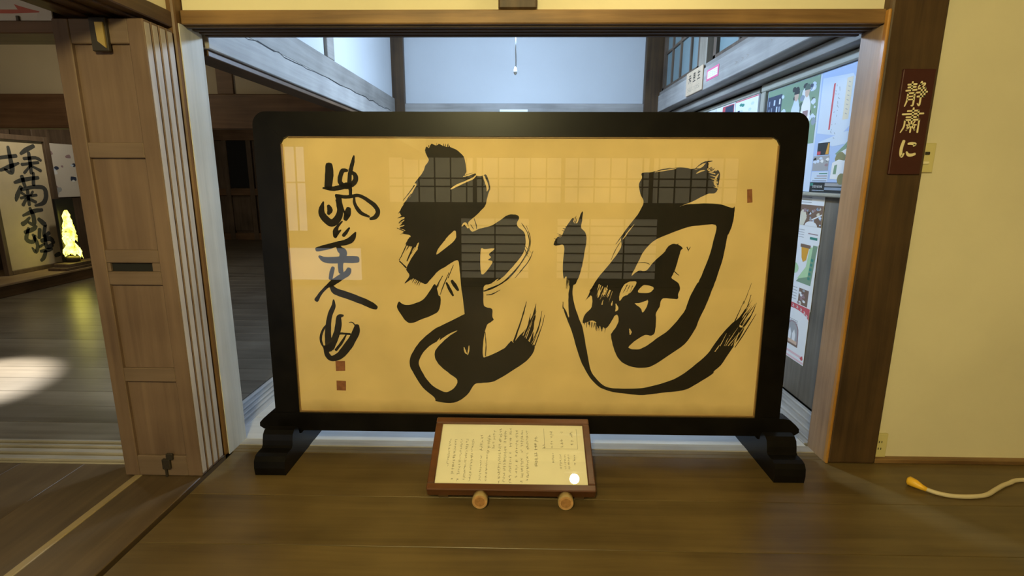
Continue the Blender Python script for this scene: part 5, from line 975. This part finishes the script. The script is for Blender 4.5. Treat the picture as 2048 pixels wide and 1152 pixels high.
# paper posters behind the lantern
q = (-6.2, 6.98, 1.0); t = tag(thing('poster', '', '', q), 'pale printed poster on the hall wall above the glowing lantern', 'poster')
mb = MB(q); mb.box(-6.20, -6.197, 6.76, 7.35, 1.02, 1.72); mb.build('sheet', M['p_paper_off'], t)
mb = MB(q)
for k in range(16):
    y = rng.uniform(6.8, 7.3); z = rng.uniform(1.05, 1.65); r = rng.uniform(.03, .09)
    mb.poly([[(y+r*math.cos(a)*rng.uniform(.5, 1), z+.6*r*math.sin(a)*rng.uniform(.5, 1)) for a in [i*math.pi/4 for i in range(8)]]], (lambda h: lambda a, c: (h, a, c))(-6.1964+0.0001*k), M[rng.choice(('p_mauve', 'p_grey', 'p_navy', 'p_greyblue', 'p_skylite', 'p_white'))])
mb.build('picture', None, t, kind='stuff')
b = MB(); b.box(-6.49, -6.21, 6.72, 8.2, 0.15, 2.0, 0.004); struct('trim_29', b, M['brown_dim'], 'dark cupboard front behind the lantern')
# lantern
LX, LY = -5.73, 6.48
t = thing('lantern', 'glowing yellow lantern of overlapping leaves in a dark stand on the hall ledge', 'lantern', (LX, LY, 0.15)); q = (LX, LY, 0.15)
b = MB(q); b.box(LX-0.12, LX+0.12, LY-0.26, LY+0.26, 0.15, 0.185, 0.004); b.box(LX-0.10, LX+0.10, LY-0.19, LY+0.19, 0.185, 0.225, 0.004); b.build('base', M['brown_dim'], t)
b = MB(q); b.box(LX-0.13, LX-0.11, LY-0.02, LY+0.26, 0.225, 1.02, 0.004); b.box(LX-0.12, LX-0.08, LY-0.035, LY-0.005, 0.225, 1.02, 0.004); b.build('back_board', M['black'], t)
b = MB(q); b.lathe((LX-0.02, LY+0.02, 0.225), [(0.07, 0), (0.075, 0.05), (0.05, 0.07)], 14); b.build('holder', M['iron'], t)
def leaves(z0, z1, n, r0, r1, seed):
    g = random.Random(seed); b = MB(q)
    for i in range(n):
        f = i/(n-1); z = z0+(z1-z0)*f; a = g.uniform(0, 2*math.pi); r = r0+(r1-r0)*f; h = 0.15*g.uniform(.8, 1.2)
        ca, sa = math.cos(a), math.sin(a); cx, cy = LX-0.02+r*0.3*ca, LY+0.02+r*0.3*sa
        tx, ty = -sa, ca; w = r*0.75
        A = [(cx+tx*w*k, cy+ty*w*k, z) for k in (-.5, .5)]
        Bm = [(cx+ca*r*.7+tx*w*k, cy+sa*r*.7+ty*w*k, z-h*.5) for k in (-.9, .9)]
        T = (cx+ca*r*.9, cy+sa*r*.9, z-h)
        b.face([A[0], A[1], Bm[1], Bm[0]]); b.face([Bm[0], Bm[1], T])
    b.lathe((LX-0.02, LY+0.02, 0), [(0.01, z1), (r1*.5, z1-0.03), (r0*.55, (z0+z1)/2), (r0*.4, z0-0.08)], 10, wob=.15)
    return b
leaves(0.60, 0.88, 30, 0.068, 0.035, 5).build('glowing_leaves', M['lantern'], t, label='upper glowing tier')
leaves(0.42, 0.50, 20, 0.085, 0.055, 9).build('glowing_leaves', M['lantern'], t, label='lower glowing tier')
light('lantern_light', 'POINT', (0.22, 0, 0.45), 0.8, (1.0, 0.9, 0.25), 0.1, t)
# dark tray on the ledge, white arrow sign on the hall lintel
b = MB(); b.box(-5.86, -5.68, 5.02, 5.32, 0.151, 0.175, 0.006); b.box(-5.84, -5.70, 5.05, 5.29, 0.175, 0.182, 0.003); tag(b.build('tray', M['black']), 'small flat black tray on the hall ledge', 'tray')
t = thing('arrow_sign', 'white paper sign with a red arrow standing on the hall lintel', 'sign', (-2.05, 2.18, 1.892)); q = (-2.05, 2.18, 1.892)
b = MB(q); b.box(-2.42, -1.845, 2.176, 2.182, 1.893, 2.12); b.build('sheet', M['p_paper_off'], t)
mb = MB(q); mb.poly([[(-2.42, 1.924), (-2.00, 1.921), (-1.895, 1.924), (-1.89, 1.928), (-1.925, 1.936), (-1.972, 1.949), (-1.988, 1.955), (-1.976, 1.935), (-2.42, 1.936)]], lambda a, c: (a, 2.1752, c), M['p_arrow']); mb.build('arrow', None, t)
b = MB(q); b.box(-1.985, -1.972, 2.168, 2.176, 1.892, 1.912, 0.002); b.build('clip', M['iron'], t)
